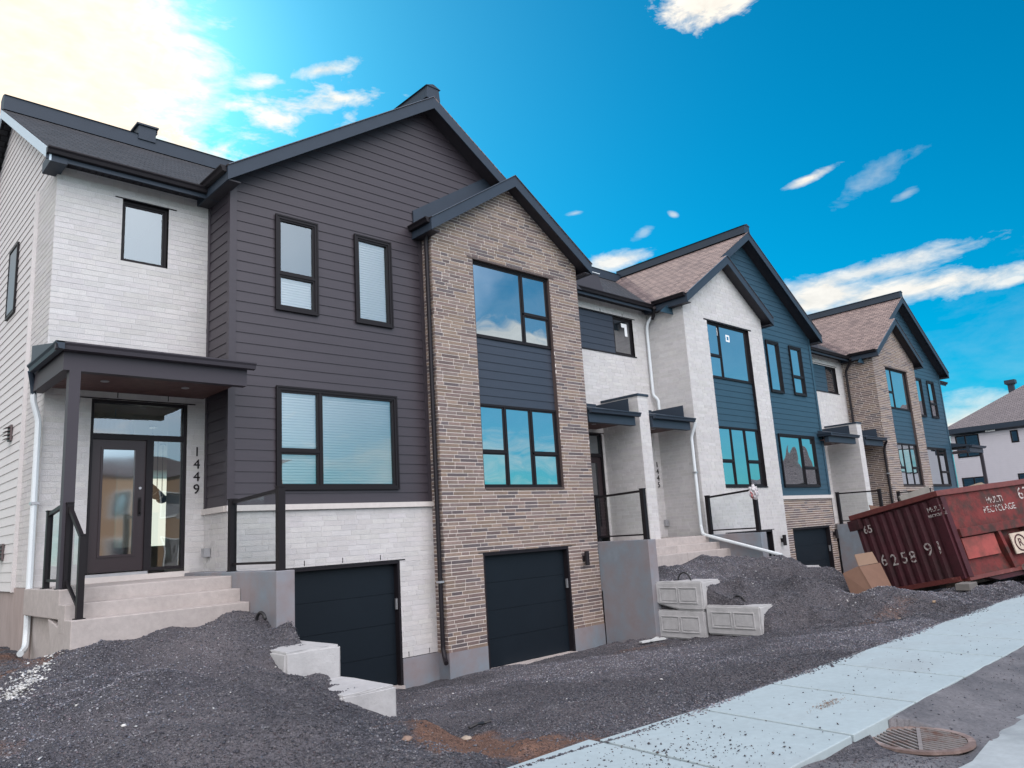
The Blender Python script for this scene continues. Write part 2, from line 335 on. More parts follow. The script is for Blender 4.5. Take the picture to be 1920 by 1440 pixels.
def bricks(mb, W, z0, z1, outline, holes=(), step=.0745, kind='brown', seed=1, extra=(), u_ref=0.0):
    R = random.Random(seed); joints = {}
    mo = .0165 if kind == 'brown' else .010
    for k, a, b, iv in rows(z0, z1, step, outline, holes, extra):
        if k not in joints:
            js = [u_ref - 1.0 - R.random() * .5]; cols = []
            while js[-1] < u_ref + 60 and len(js) < 260:
                if kind == 'brown': L = R.choice((.54, .54, .40, .40, .30, .27, .20, .47))
                else: L = R.choice((.40, .40, .40, .30, .20))
                js.append(js[-1] + L)
                if kind == 'brown':
                    c = R.choice(BROWN); t = .85 + R.random() * .3; cols.append(tuple(x * t for x in c))
                else:
                    t = .93 + R.random() * .12; cols.append((t, t * (.99 + R.random() * .02), t * (.985 + R.random() * .03)))
            joints[k] = (js, cols)
        js, cols = joints[k]; za = z0 + k * step; lo = max(a, za + mo / 2); hi = min(b, za + step - mo / 2)
        for (p0, q0), (p1, q1) in iv:
            if abs(q1 - p1) < .001: mb.face([W(p0, a, 0), W(q0, a, 0), W(p1, b, 0)], 0)
            else: mb.face([W(p0, a, 0), W(q0, a, 0), W(q1, b, 0), W(p1, b, 0)], 0)
            if hi - lo < .01: continue
            pl, ql = min(p0, p1) if abs(p0 - p1) > .001 else p0, max(q0, q1) if abs(q0 - q1) > .001 else q0
            if abs(p0 - p1) > .001: pl = (p0 + p1) / 2
            if abs(q0 - q1) > .001: ql = (q0 + q1) / 2
            out = .008 if kind == 'brown' else .005
            for i in range(len(cols)):
                u0, u1 = js[i] + mo / 2, js[i + 1] - mo / 2
                if u1 < pl or u0 > ql: continue
                u0 = max(u0, pl + (0 if js[i] + mo / 2 < pl else 0)); u1 = min(u1, ql)
                if u1 - u0 < .015: continue
                A, B, Cc, Dd = (u0, lo), (u1, lo), (u1, hi), (u0, hi); c = cols[i]; o = out + (R.random() * .002)
                mb.face([W(*A, o), W(*B, o), W(*Cc, o), W(*Dd, o)], 1, c)
                for s_, e_ in ((A, B), (B, Cc), (Cc, Dd), (Dd, A)):
                    mb.face([W(*s_, -.001), W(*e_, -.001), W(*e_, o), W(*s_, o)], 1, c)
def rect(u0, u1): return lambda z: (u0, u1)
def prism(mb, poly, y0, y1, mi=0):
    """poly in (x,z) extruded along Y"""
    n = len(poly); b = len(mb.v)
    mb.v += [(x, y0, z) for x, z in poly] + [(x, y1, z) for x, z in poly]
    mb.f.append(tuple(range(b, b + n))); mb.f.append(tuple(range(b + 2 * n - 1, b + n - 1, -1))); mb.mi += [mi, mi]; mb.c += [(1, 1, 1)] * 2
    for i in range(n):
        j = (i + 1) % n; mb.f.append((b + i, b + n + i, b + n + j, b + j)); mb.mi.append(mi); mb.c.append((1, 1, 1))

# ------------------------------------------------------------------ windows and doors
def window(H, x0, x1, z0, z1, Y, panes, glass=GL, blinds=(), trim=0.0, label=None, out=0.0, sill=True, fm=FR):
    """panes: (fx0, fx1, fz0, fz1) fractions of the opening; frame round each sash, glass set back"""
    f = MB(); d0 = Y - .035 - out; d1 = Y + .06
    w = .045
    f.box(x0, x1, d0, d1, z0, z0 + w); f.box(x0, x1, d0, d1, z1 - w, z1); f.box(x0, x0 + w, d0, d1, z0 + w, z1 - w); f.box(x1 - w, x1, d0, d1, z0 + w, z1 - w)
    X0, X1, Z0, Z1 = x0 + w, x1 - w, z0 + w, z1 - w
    pl = []
    for (a, b, c, d) in panes:
        px0, px1, pz0, pz1 = X0 + (X1 - X0) * a, X0 + (X1 - X0) * b, Z0 + (Z1 - Z0) * c, Z0 + (Z1 - Z0) * d
        g = .022; px0 += g if a > 0 else 0; px1 -= g if b < 1 else 0; pz0 += g if c > 0 else 0; pz1 -= g if d < 1 else 0
        # mullion faces between sashes
        if a > 0: f.box(px0 - 2 * g, px0, d0 + .004, d1, pz0 if c > 0 else Z0, pz1 if d < 1 else Z1)
        if c > 0: f.box(px0, px1, d0 + .002, d1, pz0 - 2 * g, pz0)
        s = .032
        f.box(px0, px1, d0 + .018, d1 - .01, pz0, pz0 + s); f.box(px0, px1, d0 + .018, d1 - .01, pz1 - s, pz1)
        f.box(px0, px0 + s, d0 + .018, d1 - .01, pz0 + s, pz1 - s); f.box(px1 - s, px1, d0 + .018, d1 - .01, pz0 + s, pz1 - s)
        pl.append((px0 + s, px1 - s, pz0 + s, pz1 - s))
    if trim:
        t = trim
        f.box(x0 - t, x1 + t, d0 - .012, d0 + .03, z1, z1 + t); f.box(x0 - t, x1 + t, d0 - .012, d0 + .03, z0 - t, z0)
        f.box(x0 - t, x0, d0 - .010, d0 + .03, z0, z1); f.box(x1, x1 + t, d0 - .010, d0 + .03, z0, z1)
    wo = f.build('window', fm, H)
    if label: wo['label'] = label
    for i, (a, b, c, d) in enumerate(pl):
        t1, t2 = (rng.uniform(-.005, .005), rng.uniform(-.006, .006)); g = MB(); g.face([(a, Y + t1, c), (b, Y - t1, c), (b, Y - t1 + t2, d), (a, Y + t1 + t2, d)]); g.build('pane', glass, wo)
        if i in blinds:
            s = MB(); z = d - .03
            while z > c + .02:
                s.hexa([(a, Y + .055, z - .02), (b, Y + .055, z - .02), (b, Y + .075, z - .02), (a, Y + .075, z - .02), (a, Y + .05, z + .012), (b, Y + .05, z + .012), (b, Y + .062, z + .018), (a, Y + .062, z + .018)]); z -= .05
            s.box(a, b, Y + .05, Y + .09, d - .03, d)
            s.face([(a, Y + .095, c), (b, Y + .095, c), (b, Y + .095, d), (a, Y + .095, d)])
            s.build('blind', BLIND, wo)
    # the dim room seen through the glass
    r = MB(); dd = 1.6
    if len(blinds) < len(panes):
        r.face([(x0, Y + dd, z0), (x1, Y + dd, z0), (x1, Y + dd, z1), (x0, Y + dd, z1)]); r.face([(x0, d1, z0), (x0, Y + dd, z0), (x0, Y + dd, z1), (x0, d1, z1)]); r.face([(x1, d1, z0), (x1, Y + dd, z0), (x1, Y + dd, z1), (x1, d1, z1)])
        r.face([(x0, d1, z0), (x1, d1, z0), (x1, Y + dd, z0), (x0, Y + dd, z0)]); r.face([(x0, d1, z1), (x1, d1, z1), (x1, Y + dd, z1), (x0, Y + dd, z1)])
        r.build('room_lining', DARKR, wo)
    return wo
def garage(H, x0, x1, z0, z1, Y, keypad=True):
    """recessed sectional door with jambs"""
    r = .16; f = MB()
    f.box(x0 - .001, x0 + .05, Y - .006, Y + r, z0, z1); f.box(x1 - .05, x1 + .001, Y - .006, Y + r, z0, z1); f.box(x0 + .05, x1 - .05, Y - .004, Y + r, z1 - .05, z1 + .001)
    f.build('garage_frame', TR, H)
    d = MB(); n = 4; hh = (z1 - .05 - z0) / n
    for i in range(n):
        a = z0 + i * hh; d.box(x0 + .05, x1 - .05, Y + r - .03, Y + r + .02, a + .004, a + hh - .004)
        d.box(x0 + .05, x1 - .05, Y + r - .018, Y + r + .02, a - .004, a + .004)
    do = d.build('garage_door', GD, H)
    if keypad:
        k = MB(); k.box(x1 - .075, x1 - .05, Y + .03, Y + .085, z0 + 1.35, z0 + 1.55); k.build('keypad', STEEL, H, bevel=.004)
    l = MB(); l.box(x0 - .12, x1 + .12, Y - .014, Y + .05, z1 + .002, z1 + .022); l.build('steel_lintel', TR, H)
    for t in range(3):
        pass
    s = MB(); s.box(x0 + .0, x1, Y - .06, Y + r + .1, z0 - .14, z0 - .002); s.build('garage_sill', COL_, H)
def weeps(H, W, pts):
    w = MB()
    for u, z in pts:
        w.hexa([W(u - .006, z, .0), W(u + .006, z, .0), W(u + .006, z, .012), W(u - .006, z, .012), W(u - .006, z + .09, 0), W(u + .006, z + .09, 0), W(u + .006, z + .09, .012), W(u - .006, z + .09, .012)])
    w.build('weep_vents', TR, H)
def wall_lamp(H, x, z, Y):
    b = MB(); b.tube([(x, Y - .12, z - .16), (x, Y - .12, z + .16)], .055, 14); o = b.build('wall_lamp', TR, H, smooth=False)
    a = MB(); a.box(x - .035, x + .035, Y - .07, Y, z - .06, z + .06); a.build('lamp_bracket', TR, o)
def entry_door(H, x0, x1, Y, zf, zt, side='R', glass=GLT, hinge_left=True):
    """door with full light, sidelight and transom in one dark frame"""
    d0, d1 = Y + .02, Y + .12; w = .05; zd = zf + 2.12; f = MB()
    xs = x0 + .92 if side == 'R' else x1 - .92
    f.box(x0, x1, d0, d1, zt - w, zt); f.box(x0, x0 + w, d0, d1, zf, zt - w); f.box(x1 - w, x1, d0, d1, zf, zt - w)
    f.box(x0 + w, x1 - w, d0 + .004, d1, zd, zd + .09)
    a, b = (xs - .05, xs + .06) if side == 'R' else (xs - .06, xs + .05)
    f.box(a, b, d0 + .002, d1, zf, zd)
    sa, sb = (b, x1 - w) if side == 'R' else (x0 + w, a)
    f.box(sa, sb, d0 + .01, d1, zf, zf + .05)
    fo = f.build('door_frame', TR, H)
    g = MB(); g.face([(x0 + w, Y + .07, zd + .09), (x1 - w, Y + .07, zd + .09), (x1 - w, Y + .07, zt - w), (x0 + w, Y + .07, zt - w)]); g.build('transom_pane', GLH if x0 < 5 else glass, fo)
    g = MB(); g.face([(sa, Y + .07, zf + .05), (sb, Y + .07, zf + .05), (sb, Y + .07, zd), (sa, Y + .07, zd)]); g.build('sidelight_pane', GLH if x0 < 5 else glass, fo)
    dx0, dx1 = (x0 + w, a) if side == 'R' else (b, x1 - w); m = .17; zz = zf + .02
    d = MB(); y0, y1 = Y + .06, Y + .105
    d.box(dx0, dx1, y0, y1, zz, zz + .26); d.box(dx0, dx1, y0, y1, zd - .16, zd - .005); d.box(dx0, dx0 + m, y0, y1, zz + .26, zd - .16); d.box(dx1 - m, dx1, y0, y1, zz + .26, zd - .16)
    t = .035
    gx0, gx1, gz0, gz1 = dx0 + m, dx1 - m, zz + .26, zd - .16
    for q in ((gx0 - t, gx1 + t, gz0 - t, gz0), (gx0 - t, gx1 + t, gz1, gz1 + t), (gx0 - t, gx0, gz0, gz1), (gx1, gx1 + t, gz0, gz1)): d.box(q[0], q[1], y0 - .015, y0, q[2], q[3])
    do = d.build('entry_door', mat('door_brown_black', (.028, .018, .022), .4), H)
    g = MB(); g.face([(gx0, Y + .08, gz0), (gx1, Y + .08, gz0), (gx1, Y + .08, gz1), (gx0, Y + .08, gz1)]); g.build('door_pane', GLT, do)
    hx = dx1 - .08 if side == 'R' else dx0 + .08
    h = MB(); h.tube([(hx, y0, zf + .92), (hx, y0 - .05, zf + .94), (hx, y0 - .05, zf + 1.12), (hx, y0, zf + 1.14)], .012, 8); h.box(hx - .025, hx + .025, y0 - .008, y0, zf + .88, zf + 1.18); h.build('handle', FR, do)
    h = MB(); h.tube([(hx, y0 - .02, zf + 1.33), (hx, y0, zf + 1.33)], .022, 12); h.build('lock', STEEL, do)
    s = MB(); s.box(x0, xs, Y - .03, Y + .12, zf - .045, zf - .002); s.build('threshold', STEEL, H)
    return fo
def downspout(H, pts, r, m, clips=()):
    o = None; t = MB()
    P_ = [Vector(p) for p in pts]; fine = [P_[0]]
    for i in range(1, len(P_) - 1):
        a, b, c = P_[i - 1], P_[i], P_[i + 1]; q = min(.08, (a - b).length / 2, (c - b).length / 2)
        s, e = b + (a - b).normalized() * q, b + (c - b).normalized() * q
        for k in range(5):
            tt = k / 4; fine.append(s * (1 - tt) ** 2 + b * 2 * tt * (1 - tt) + e * tt ** 2)
    fine.append(P_[-1]); t.tube(fine, r, 8); o = t.build('downspout', m, H)
    for c in clips:
        k = MB(); k.box(c[0] - r - .012, c[0] + r + .012, c[1] - r - .01, c[1] + r + .01, c[2] - .02, c[2] + .02); k.build('pipe_clip', STEEL, o)
    return o
def gutter_x(H, x0, x1, Y, ztop, parent=None, m=TRB):
    """K-profile gutter along X; Y is its back"""
    g = MB(); prof = [(0, 0), (.11, 0), (.11, -.02), (.085, -.05), (.07, -.10), (0, -.11)]
    n = len(prof); b = len(g.v)
    for x in (x0, x1): g.v += [(x, Y - p, ztop + q) for p, q in prof]
    g.f += [tuple(range(b, b + n))[::-1], tuple(range(b + n, b + 2 * n))]; g.mi += [0, 0]; g.c += [(1, 1, 1)] * 2
    for i in range(n):
        j = (i + 1) % n; g.f.append((b + i, b + j, b + n + j, b + n + i)); g.mi.append(0); g.c.append((1, 1, 1))
    return g.build('gutter', m, parent or H)
def gutter_y(H, X, side, y0, y1, ztop, parent=None, m=TRB):
    g = MB(); prof = [(0, 0), (.11, 0), (.11, -.02), (.085, -.05), (.07, -.10), (0, -.11)]; n = len(prof); b = 0
    for y in (y0, y1): g.v += [(X + side * p, y, ztop + q) for p, q in prof]
    g.f += [tuple(range(n)), tuple(range(n, 2 * n))[::-1]]; g.mi += [0, 0]; g.c += [(1, 1, 1)] * 2
    for i in range(n):
        j = (i + 1) % n; g.f.append((i, j, n + j, n + i)); g.mi.append(0); g.c.append((1, 1, 1))
    return g.build('gutter', m, parent or H)
def canopy(H, x0, x1, y0, ztop=4.62, post=None, left_gutter=False, left_open=False, right_flash=None):
    """flat porch roof: beam, soffit with downlights, sloped sheet, gutter, flashing on the wall behind"""
    Yw = 13.3; r = MB()
    r.hexa([(x0, y0, ztop - .05), (x1, y0, ztop - .05), (x1, Yw - .006, ztop - .05), (x0, Yw - .006, ztop - .05), (x0, y0, ztop), (x1, y0, ztop), (x1, Yw - .006, ztop + .36), (x0, Yw - .006, ztop + .36)])
    o = r.build('canopy', TRB, H)
    b = MB(); b.box(x0 + .03, x1 - .03, y0 + .05, y0 + .2, 4.28, ztop - .05)
    if left_open: b.box(x0 + .03, x0 + .18, y0 + .2, Yw - .01, 4.28, ztop - .05)
    b.build('beam', TRB if not left_open else mat('plum_grey_metal', (.055, .05, .060), .55, spec=.25), o)
    s = MB(); n = int((Yw - y0 - .2) / .13)
    for i in range(n): s.box(x0 + (.18 if left_open else .05), x1 - .05, y0 + .205 + i * .13, y0 + .325 + i * .13, 4.36, 4.38)
    s.build('soffit', SOFW, o)
    for lx in ((.3, .75) if x1 - x0 > 2 else (.5,)):
        l = MB(); px = x0 + (x1 - x0) * lx; py = (y0 + Yw) / 2; l.tube([(px, py, 4.35), (px, py, 4.362)], .06, 16); l.build('downlight', STEEL, o)
    gutter_x(H, x0 - (.0 if not left_open else .1), x1 + .06, y0, ztop - .02, parent=o, m=TRB if not left_open else mat('plum_grey_metal', (.055, .05, .060), .55, spec=.25))
    if left_gutter: gutter_y(H, x0, -1, y0 - .11, Yw - .3, ztop - .02, parent=o)
    if post:
        p = MB(); p.box(post[0], post[0] + .14, y0 + .05, y0 + .19, 1.37, 4.28); p.build('post', mat('plum_grey_metal', (.055, .05, .060), .55, spec=.25), o)
    if right_flash:
        p = MB(); p.box(x1 + .0, x1 + .015, y0 + .25, Yw - .02, ztop + .0, 5.02); p.box(x0 + .3, x1, Yw - .03, Yw - .01, ztop + .3, 5.05); p.build('flashing', TRB, o)
    return o
def railing(H, posts, top_z, bot_z, glass=True, axis='Y', post_w=.075, name='railing', open_frame=False):
    """posts: (x, y, zbase, ztop)"""
    r = None
    p = MB(); (x, y, zb, zt) = posts[0]; p.box(x - post_w / 2, x + post_w / 2, y - post_w / 2, y + post_w / 2, zb, zt); p.box(x - post_w / 2 - .01, x + post_w / 2 + .01, y - post_w / 2 - .01, y + post_w / 2 + .01, zt, zt + .018); p.box(x - .07, x + .07, y - .07, y + .07, zb, zb + .01)
    r = MB(); a, b = posts[0], posts[1]
    dz = .04
    r.bar((a[0], a[1], a[3] - dz), (b[0], b[1], b[3] - dz), .05, .05)
    ro = r.build(name, FR, H)
    r = MB(); r.bar((a[0], a[1], a[2] + .11), (b[0], b[1], b[2] + .11), .035, .035); r.build('bottom_rail', FR, ro)
    for q in posts:
        p = MB(); x, y, zb, zt = q; p.box(x - post_w / 2, x + post_w / 2, y - post_w / 2, y + post_w / 2, zb, zt); p.box(x - post_w / 2 - .008, x + post_w / 2 + .008, y - post_w / 2 - .008, y + post_w / 2 + .008, zt, zt + .018); p.box(x - .06, x + .06, y - .06, y + .06, zb, zb + .012)
        p.build('rail_post', FR, ro)
    if glass:
        g = MB(); v = Vector(b[:2] + (0,)) - Vector(a[:2] + (0,)); v.normalize(); i0 = post_w / 2 + .012
        def pt(q, s, z): return (q[0] + v.x * s, q[1] + v.y * s, z)
        L_ = math.hypot(b[0] - a[0], b[1] - a[1]); f0, f1 = i0 / L_, 1 - i0 / L_
        def zz(f, k, off): return a[k] * (1 - f) + b[k] * f + off
        g.face([pt(a, i0, zz(f0, 2, .13)), pt(b, -i0, zz(f1, 2, .13)), pt(b, -i0, zz(f1, 3, -.07)), pt(a, i0, zz(f0, 3, -.07))]); g.build('glass_panel', RAILG, ro)
    return ro

# ------------------------------------------------------------------ roofs
SL = .66; EZ = 8.22; YB = 17.5
def rz(x, xa, half): return EZ + SL * (half - abs(x - xa))       # underside of a gable roof at the wall line
def half_roof(H, xe, xa, y0, ztop_a, name='roof', yb=YB, label=None, fasc=TRB, xcut=None):
    """one slope from the ridge xa down past the wall line at xe; xe is the eave end"""
    sgn = 1 if xe > xa else -1; th = .16
    ov = .24; ze = ztop_a - SL * abs(xe + sgn * ov - xa); X = xe + sgn * ov
    r = MB(); b = r.v
    # shingle sheet (material 0) over the deck (material 1)
    up = .022
    r.hexa([(xa, y0, ztop_a + .17), (X, y0, ze + .17), (X, yb, ze + .17), (xa, yb, ztop_a + .17), (xa, y0, ztop_a + .17 + up), (X + sgn * .02, y0 - .02, ze + .17 + up - .013), (X + sgn * .02, yb, ze + .17 + up - .013), (xa, yb, ztop_a + .17 + up)], 0)
    r.hexa([(xa, y0 + .03, ztop_a), (X - sgn * .02, y0 + .03, ze + .0132), (X - sgn * .02, yb, ze + .0132), (xa, yb, ztop_a), (xa, y0 + .03, ztop_a + .168), (X - sgn * .02, y0 + .03, ze + .182), (X - sgn * .02, yb, ze + .182), (xa, yb, ztop_a + .168)], 1)
    ro = r.build(name, [SHX, SOF], H)
    if label: ro['label'] = label
    f = MB()
    if xcut is not None:      # the small gable carries this slope on from here
        zc = ztop_a - SL * abs(xcut - xa)
        f.hexa([(xa, y0, ztop_a - .09), (xcut, y0, zc - .09), (xcut, y0 + .028, zc - .09), (xa, y0 + .028, ztop_a - .09), (xa, y0, ztop_a + .165), (xcut, y0, zc + .165), (xcut, y0 + .028, zc + .165), (xa, y0 + .028, ztop_a + .165)])
        f.build('fascia', fasc, ro); return ro
    f.hexa([(xa, y0, ztop_a - .09), (X, y0, ze - .09), (X, y0 + .028, ze - .09), (xa, y0 + .028, ztop_a - .09), (xa, y0, ztop_a + .165), (X, y0, ze + .165), (X, y0 + .028, ze + .165), (xa, y0 + .028, ztop_a + .165)])
    f.box(min(X, X - sgn * .026), max(X, X - sgn * .026), y0 + .03, y0 + 1.6 if yb > y0 + 2 else yb, ze - .085, ze + .16)
    f.build('fascia', fasc, ro)
    q_ = MB(); q_.box(min(X - sgn * .03, xe), max(X - sgn * .03, xe), y0 + .04, yb if yb < 14 else 13.4, ze - .08, ze - .06); q_.build('eave_soffit', SOF, ro)
    e = MB(); e.bar((xa, y0 - .012, ztop_a + .185), (X, y0 - .012, ze + .185), .03, .012); e.build('drip_edge', mat('drip_metal', (.10, .12, .15), .35, metal=.3), ro)
    return ro
def ridge_cap(H, xa, y0, y1, z):
    c = MB(); c.hexa([(xa - .19, y0, z - .06), (xa + .19, y0, z - .06), (xa + .19, y1, z - .06), (xa - .19, y1, z - .06), (xa - .16, y0, z + .22), (xa + .16, y0, z + .22), (xa + .16, y1, z + .22), (xa - .16, y1, z + .22)])
    c.hexa([(xa - .2, y0 - .02, z + .22), (xa + .2, y0 - .02, z + .22), (xa + .2, y1, z + .22), (xa - .2, y1, z + .22), (xa - .02, y0 - .02, z + .29), (xa + .02, y0 - .02, z + .29), (xa + .02, y1, z + .29), (xa - .02, y1, z + .29)])
    return c.build('ridge_vent', TRB, H)
MZ0 = 8.17; MY0 = 12.88
def main_roof(H, x0, x1):
    zr = MZ0 + .63 * (YB - MY0); r = MB()
    r.hexa([(x0, MY0, MZ0 - .02), (x1, MY0, MZ0 - .02), (x1, YB, zr - .02), (x0, YB, zr - .02), (x0, MY0, MZ0), (x1, MY0, MZ0), (x1, YB, zr), (x0, YB, zr)], 0)
    r.hexa([(x0, YB, zr - .02), (x1, YB, zr - .02), (x1, 22.1, MZ0 - .02), (x0, 22.1, MZ0 - .02), (x0, YB, zr), (x1, YB, zr), (x1, 22.1, MZ0), (x0, 22.1, MZ0)], 0)
    ro = r.build('roof', [SHY], H)
    c = MB(); c.box(x0, x1, YB - .17, YB + .17, zr - .08, zr + .24); c.hexa([(x0, YB - .2, zr + .24), (x1, YB - .2, zr + .24), (x1, YB + .2, zr + .24), (x0, YB + .2, zr + .24), (x0, YB - .02, zr + .3), (x1, YB - .02, zr + .3), (x1, YB + .02, zr + .3), (x0, YB + .02, zr + .3)])
    c.build('ridge_vent', TRB, ro)
    return ro
def eave(H, x0, x1, fx0=None):
    s = MB(); n = int((x1 - x0) / .1)
    for i in range(n):
        a = x0 + (x1 - x0) * i / n; b = x0 + (x1 - x0) * (i + 1) / n; s.box(a, b - .012, MY0 + .03, 13.295, 8.10, 8.12)
    s.box(x0, x1, MY0 + .03, 13.295, 8.122, 8.13); s.build('soffit', SOF, H)
    f = MB(); f.box(x0 if fx0 is None else fx0, x1, MY0, MY0 + .026, 7.98, 8.165); f.build('fascia', TRB, H)
    return gutter_x(H, x0 if fx0 is None else fx0, x1, MY0 - .002, 8.16, m=TR)
def big_gable(Hl, Hr, xl, xr, yf, bay_left=True, xcut=None):
    xa = (xl + xr) / 2; za = EZ + SL * (xr - xl) / 2
    a = half_roof(Hl, xl, xa, yf, za, name='gable_roof', xcut=xcut if bay_left else None); b = half_roof(Hr, xr, xa, yf, za, name='gable_roof', xcut=None if bay_left else xcut)
    ridge_cap(Hl, xa, yf + .02, YB, za + .19)
    if not bay_left: gutter_y(Hl, xl - .245, -1, yf + .05, 12.9, EZ + .02, m=TR)
    else: gutter_y(Hr, xr + .245, 1, yf + .05, 12.9, EZ + .02, m=TR)
    return xa, za

# ================================================================== TOWN HOUSES
def house(x, label): return empty('town_house', (x, 13.3, 0), label, 'town house', 'row of joined town houses')
H1 = house(2.76, 'end town house numbered 1449, charcoal siding gable and white brick entrance with a canopy post')
H2 = house(9.41, 'town house with brown brick bay and navy panel, between charcoal gable and white bay')
H3 = house(16.3, 'town house numbered 1445 with white brick bay under its small gable')
H4 = house(23.15, 'town house with teal siding gable and brown brick garage, right of the white bay')
H5 = house(29.95, 'town house with dark brown brick bay, behind the red dumpster')
H6 = house(36.85, 'last town house of the row, teal siding gable end with porch roof behind')

def brown_base(H, x0, x1): pass
def recess_wall(H, x0, x1, holes, z0=1.37, seed=3, kind='white'):
    w = MB(); bricks(w, wall_front(13.3), z0, 8.1, rect(x0, x1), holes, step=.0915, kind='white', seed=seed, u_ref=x0)
    return w.build('white_brick_wall', [WM, WB], H)
def bay(H, x0, x1, kind, left_side=True, wins='L', seed=5, garage_at=None, base=-.43):
    """projecting bay at Y 12 with its gable; wins L: wide light left"""
    xa = (x0 + x1) / 2; za = EZ + SL * (x1 - x0) / 2
    def outl(z): return (x0, x1) if z <= EZ else (x0 + (z - EZ) / SL, x1 - (z - EZ) / SL)
    wx0, wx1 = (x0 + 1.12, x0 + 3.55) if wins == 'L' else (x0 + 1.22, x0 + 3.66)
    holes = [(wx0, wx1, 2.70, 7.72)]
    if garage_at: holes.append((garage_at[0], garage_at[1], -1.2, 1.37))
    w = MB(); st = .0745 if kind == 'brown' else .0915
    bricks(w, wall_front(12.0), base, za, outl, holes, step=st, kind=kind, seed=seed, extra=(EZ,), u_ref=x0)
    mats = [BM, BB] if kind == 'brown' else [WM, WB]; nm = 'brown_brick_wall' if kind == 'brown' else 'white_brick_wall'
    w.build(nm, mats, H)
    if left_side is not None:
        s = MB(); bricks(s, wall_left(x0), base, 8.3, rect(12.0, left_side), (), step=st, kind=kind, seed=seed + 1, u_ref=12); s.build('side_wall', mats, H)
    s = MB(); bricks(s, wall_right(x1), base, 8.3, rect(12.0, 13.3 if wins == 'R' or True else 12.35), (), step=st, kind=kind, seed=seed + 2, u_ref=12) if x1 > 13 and x1 < 14.2 else s.face([(x1, 12, 0), (x1, 12.35, 0), (x1, 12.35, 8.2), (x1, 12, 8.2)])
    s.build('side_wall', mats, H)
    # reveals of the tall opening, panel, windows
    t = MB(); t.box(wx0 - .0, wx0 + .012, 12.0, 12.14, 2.7, 7.72); t.box(wx1 - .012, wx1, 12.0, 12.14, 2.7, 7.72); t.box(wx0 + .012, wx1 - .012, 11.97, 12.14, 2.665, 2.70)
    t.box(wx0 - .16, wx1 + .16, 11.982, 12.1, 7.722, 7.76)
    t.build('window_surround', TR if kind != 'brown' else mat('brown_lintel', (.09, .065, .06), .6), H)
    p = MB(); siding(p, wall_front(12.11), 4.50, 5.97, rect(wx0 + .012, wx1 - .012), (), step=.19); p.build('siding_panel', SP if x0 < 12 else SB, H)
    if wins == 'L':
        window(H, wx0 + .012, wx1 - .012, 5.97, 7.72, 12.1, [(0, .645, 0, 1), (.645, 1, .42, 1), (.645, 1, 0, .42)])
        window(H, wx0 + .012, wx1 - .012, 2.70, 4.50, 12.1, [(0, .31, .42, 1), (0, .31, 0, .42), (.31, .66, 0, 1), (.66, 1, .42, 1), (.66, 1, 0, .42)])
    else:
        window(H, wx0 + .012, wx1 - .012, 5.97, 7.72, 12.1, [(0, .3, .40, 1), (0, .3, 0, .40), (.3, 1, 0, 1)])
        window(H, wx0 + .012, wx1 - .012, 2.70, 4.50, 12.1, [(0, .31, .42, 1), (0, .31, 0, .42), (.31, .66, 0, 1), (.66, 1, .42, 1), (.66, 1, 0, .42)])
    half_roof(H, x0, xa, 11.65, za - .006, name='small_gable_roof', yb=12.7 if wins == 'L' else 13.2)
    half_roof(H, x1, xa, 11.65, za - .006, name='small_gable_roof', yb=13.2 if wins == 'L' else 12.7)
    return xa, za
def plinth(H, x0, x1, Y, z1=-.42, z0=-1.3, holes=()):
    p = MB()
    iv = [(x0, x1)]
    for h in holes: iv = sub(iv, (h[0], h[1]))
    for a, b in iv: p = MB(); p.box(a, b, Y, Y + .4, z0, z1); p.build('foundation', PAR, H)

# ---- 1449
recess_wall(H1, 2.76, 5.27, [(3.42, 4.93, 1.2, 4.26), (3.76, 4.53, 6.67, 7.79)], seed=11)
s = MB(); bricks(s, wall_left(2.76), 1.37, 8.12, rect(13.3, 14.55), (), step=.0915, kind='white', seed=12, u_ref=13.3); s.build('side_brick_wall', [WM, WB], H1)
zr_ = MZ0 + .63 * (YB - MY0) - .15
def side_out(z):
    if z <= 8.1: return (14.55, 21.7)
    return (max(14.55, MY0 + .25 + (z - 8.1) / .63), min(21.7, 22.1 - .25 - (z - 8.1) / .63))
s = MB(); siding(s, wall_left(2.79), 1.30, 8.1, rect(14.55, 21.7), [(16.1, 16.75, 6.36, 7.66)], step=.155)
def side_out2(z): return (13.0 + (z - 8.1) / .63, 22.0 - (z - 8.1) / .63)
siding(s, wall_left(2.79), 8.1, 10.9, side_out2, (), step=.155)
s.build('side_siding', SW, H1)
s = MB(); s.box(2.70, 2.80, 14.5, 14.55, 1.30, 8.1); s.build('corner_board', SW, H1)
s = MB(); s.box(2.84, 3.0, 13.32, 21.7, 1.2, 8.1); s.build('inner_wall', SW, H1)
r = MB()
r.hexa([(2.54, MY0 - .02, MZ0 - .22), (2.57, MY0 - .02, MZ0 - .22), (2.57, YB, MZ0 - .22 + .63 * (YB - MY0)), (2.54, YB, MZ0 - .22 + .63 * (YB - MY0)), (2.54, MY0 - .02, MZ0 - .03), (2.57, MY0 - .02, MZ0 - .03), (2.57, YB, MZ0 - .03 + .63 * (YB - MY0)), (2.54, YB, MZ0 - .03 + .63 * (YB - MY0))])
r.hexa([(2.54, YB, MZ0 - .22 + .63 * (YB - MY0)), (2.57, YB, MZ0 - .22 + .63 * (YB - MY0)), (2.57, 22.1, MZ0 - .22), (2.54, 22.1, MZ0 - .22), (2.54, YB, MZ0 - .03 + .63 * (YB - MY0)), (2.57, YB, MZ0 - .03 + .63 * (YB - MY0)), (2.57, 22.1, MZ0 - .03), (2.54, 22.1, MZ0 - .03)])
r.build('rake_board', mat('pale_blue_metal', (.55, .66, .74), .4), H1)
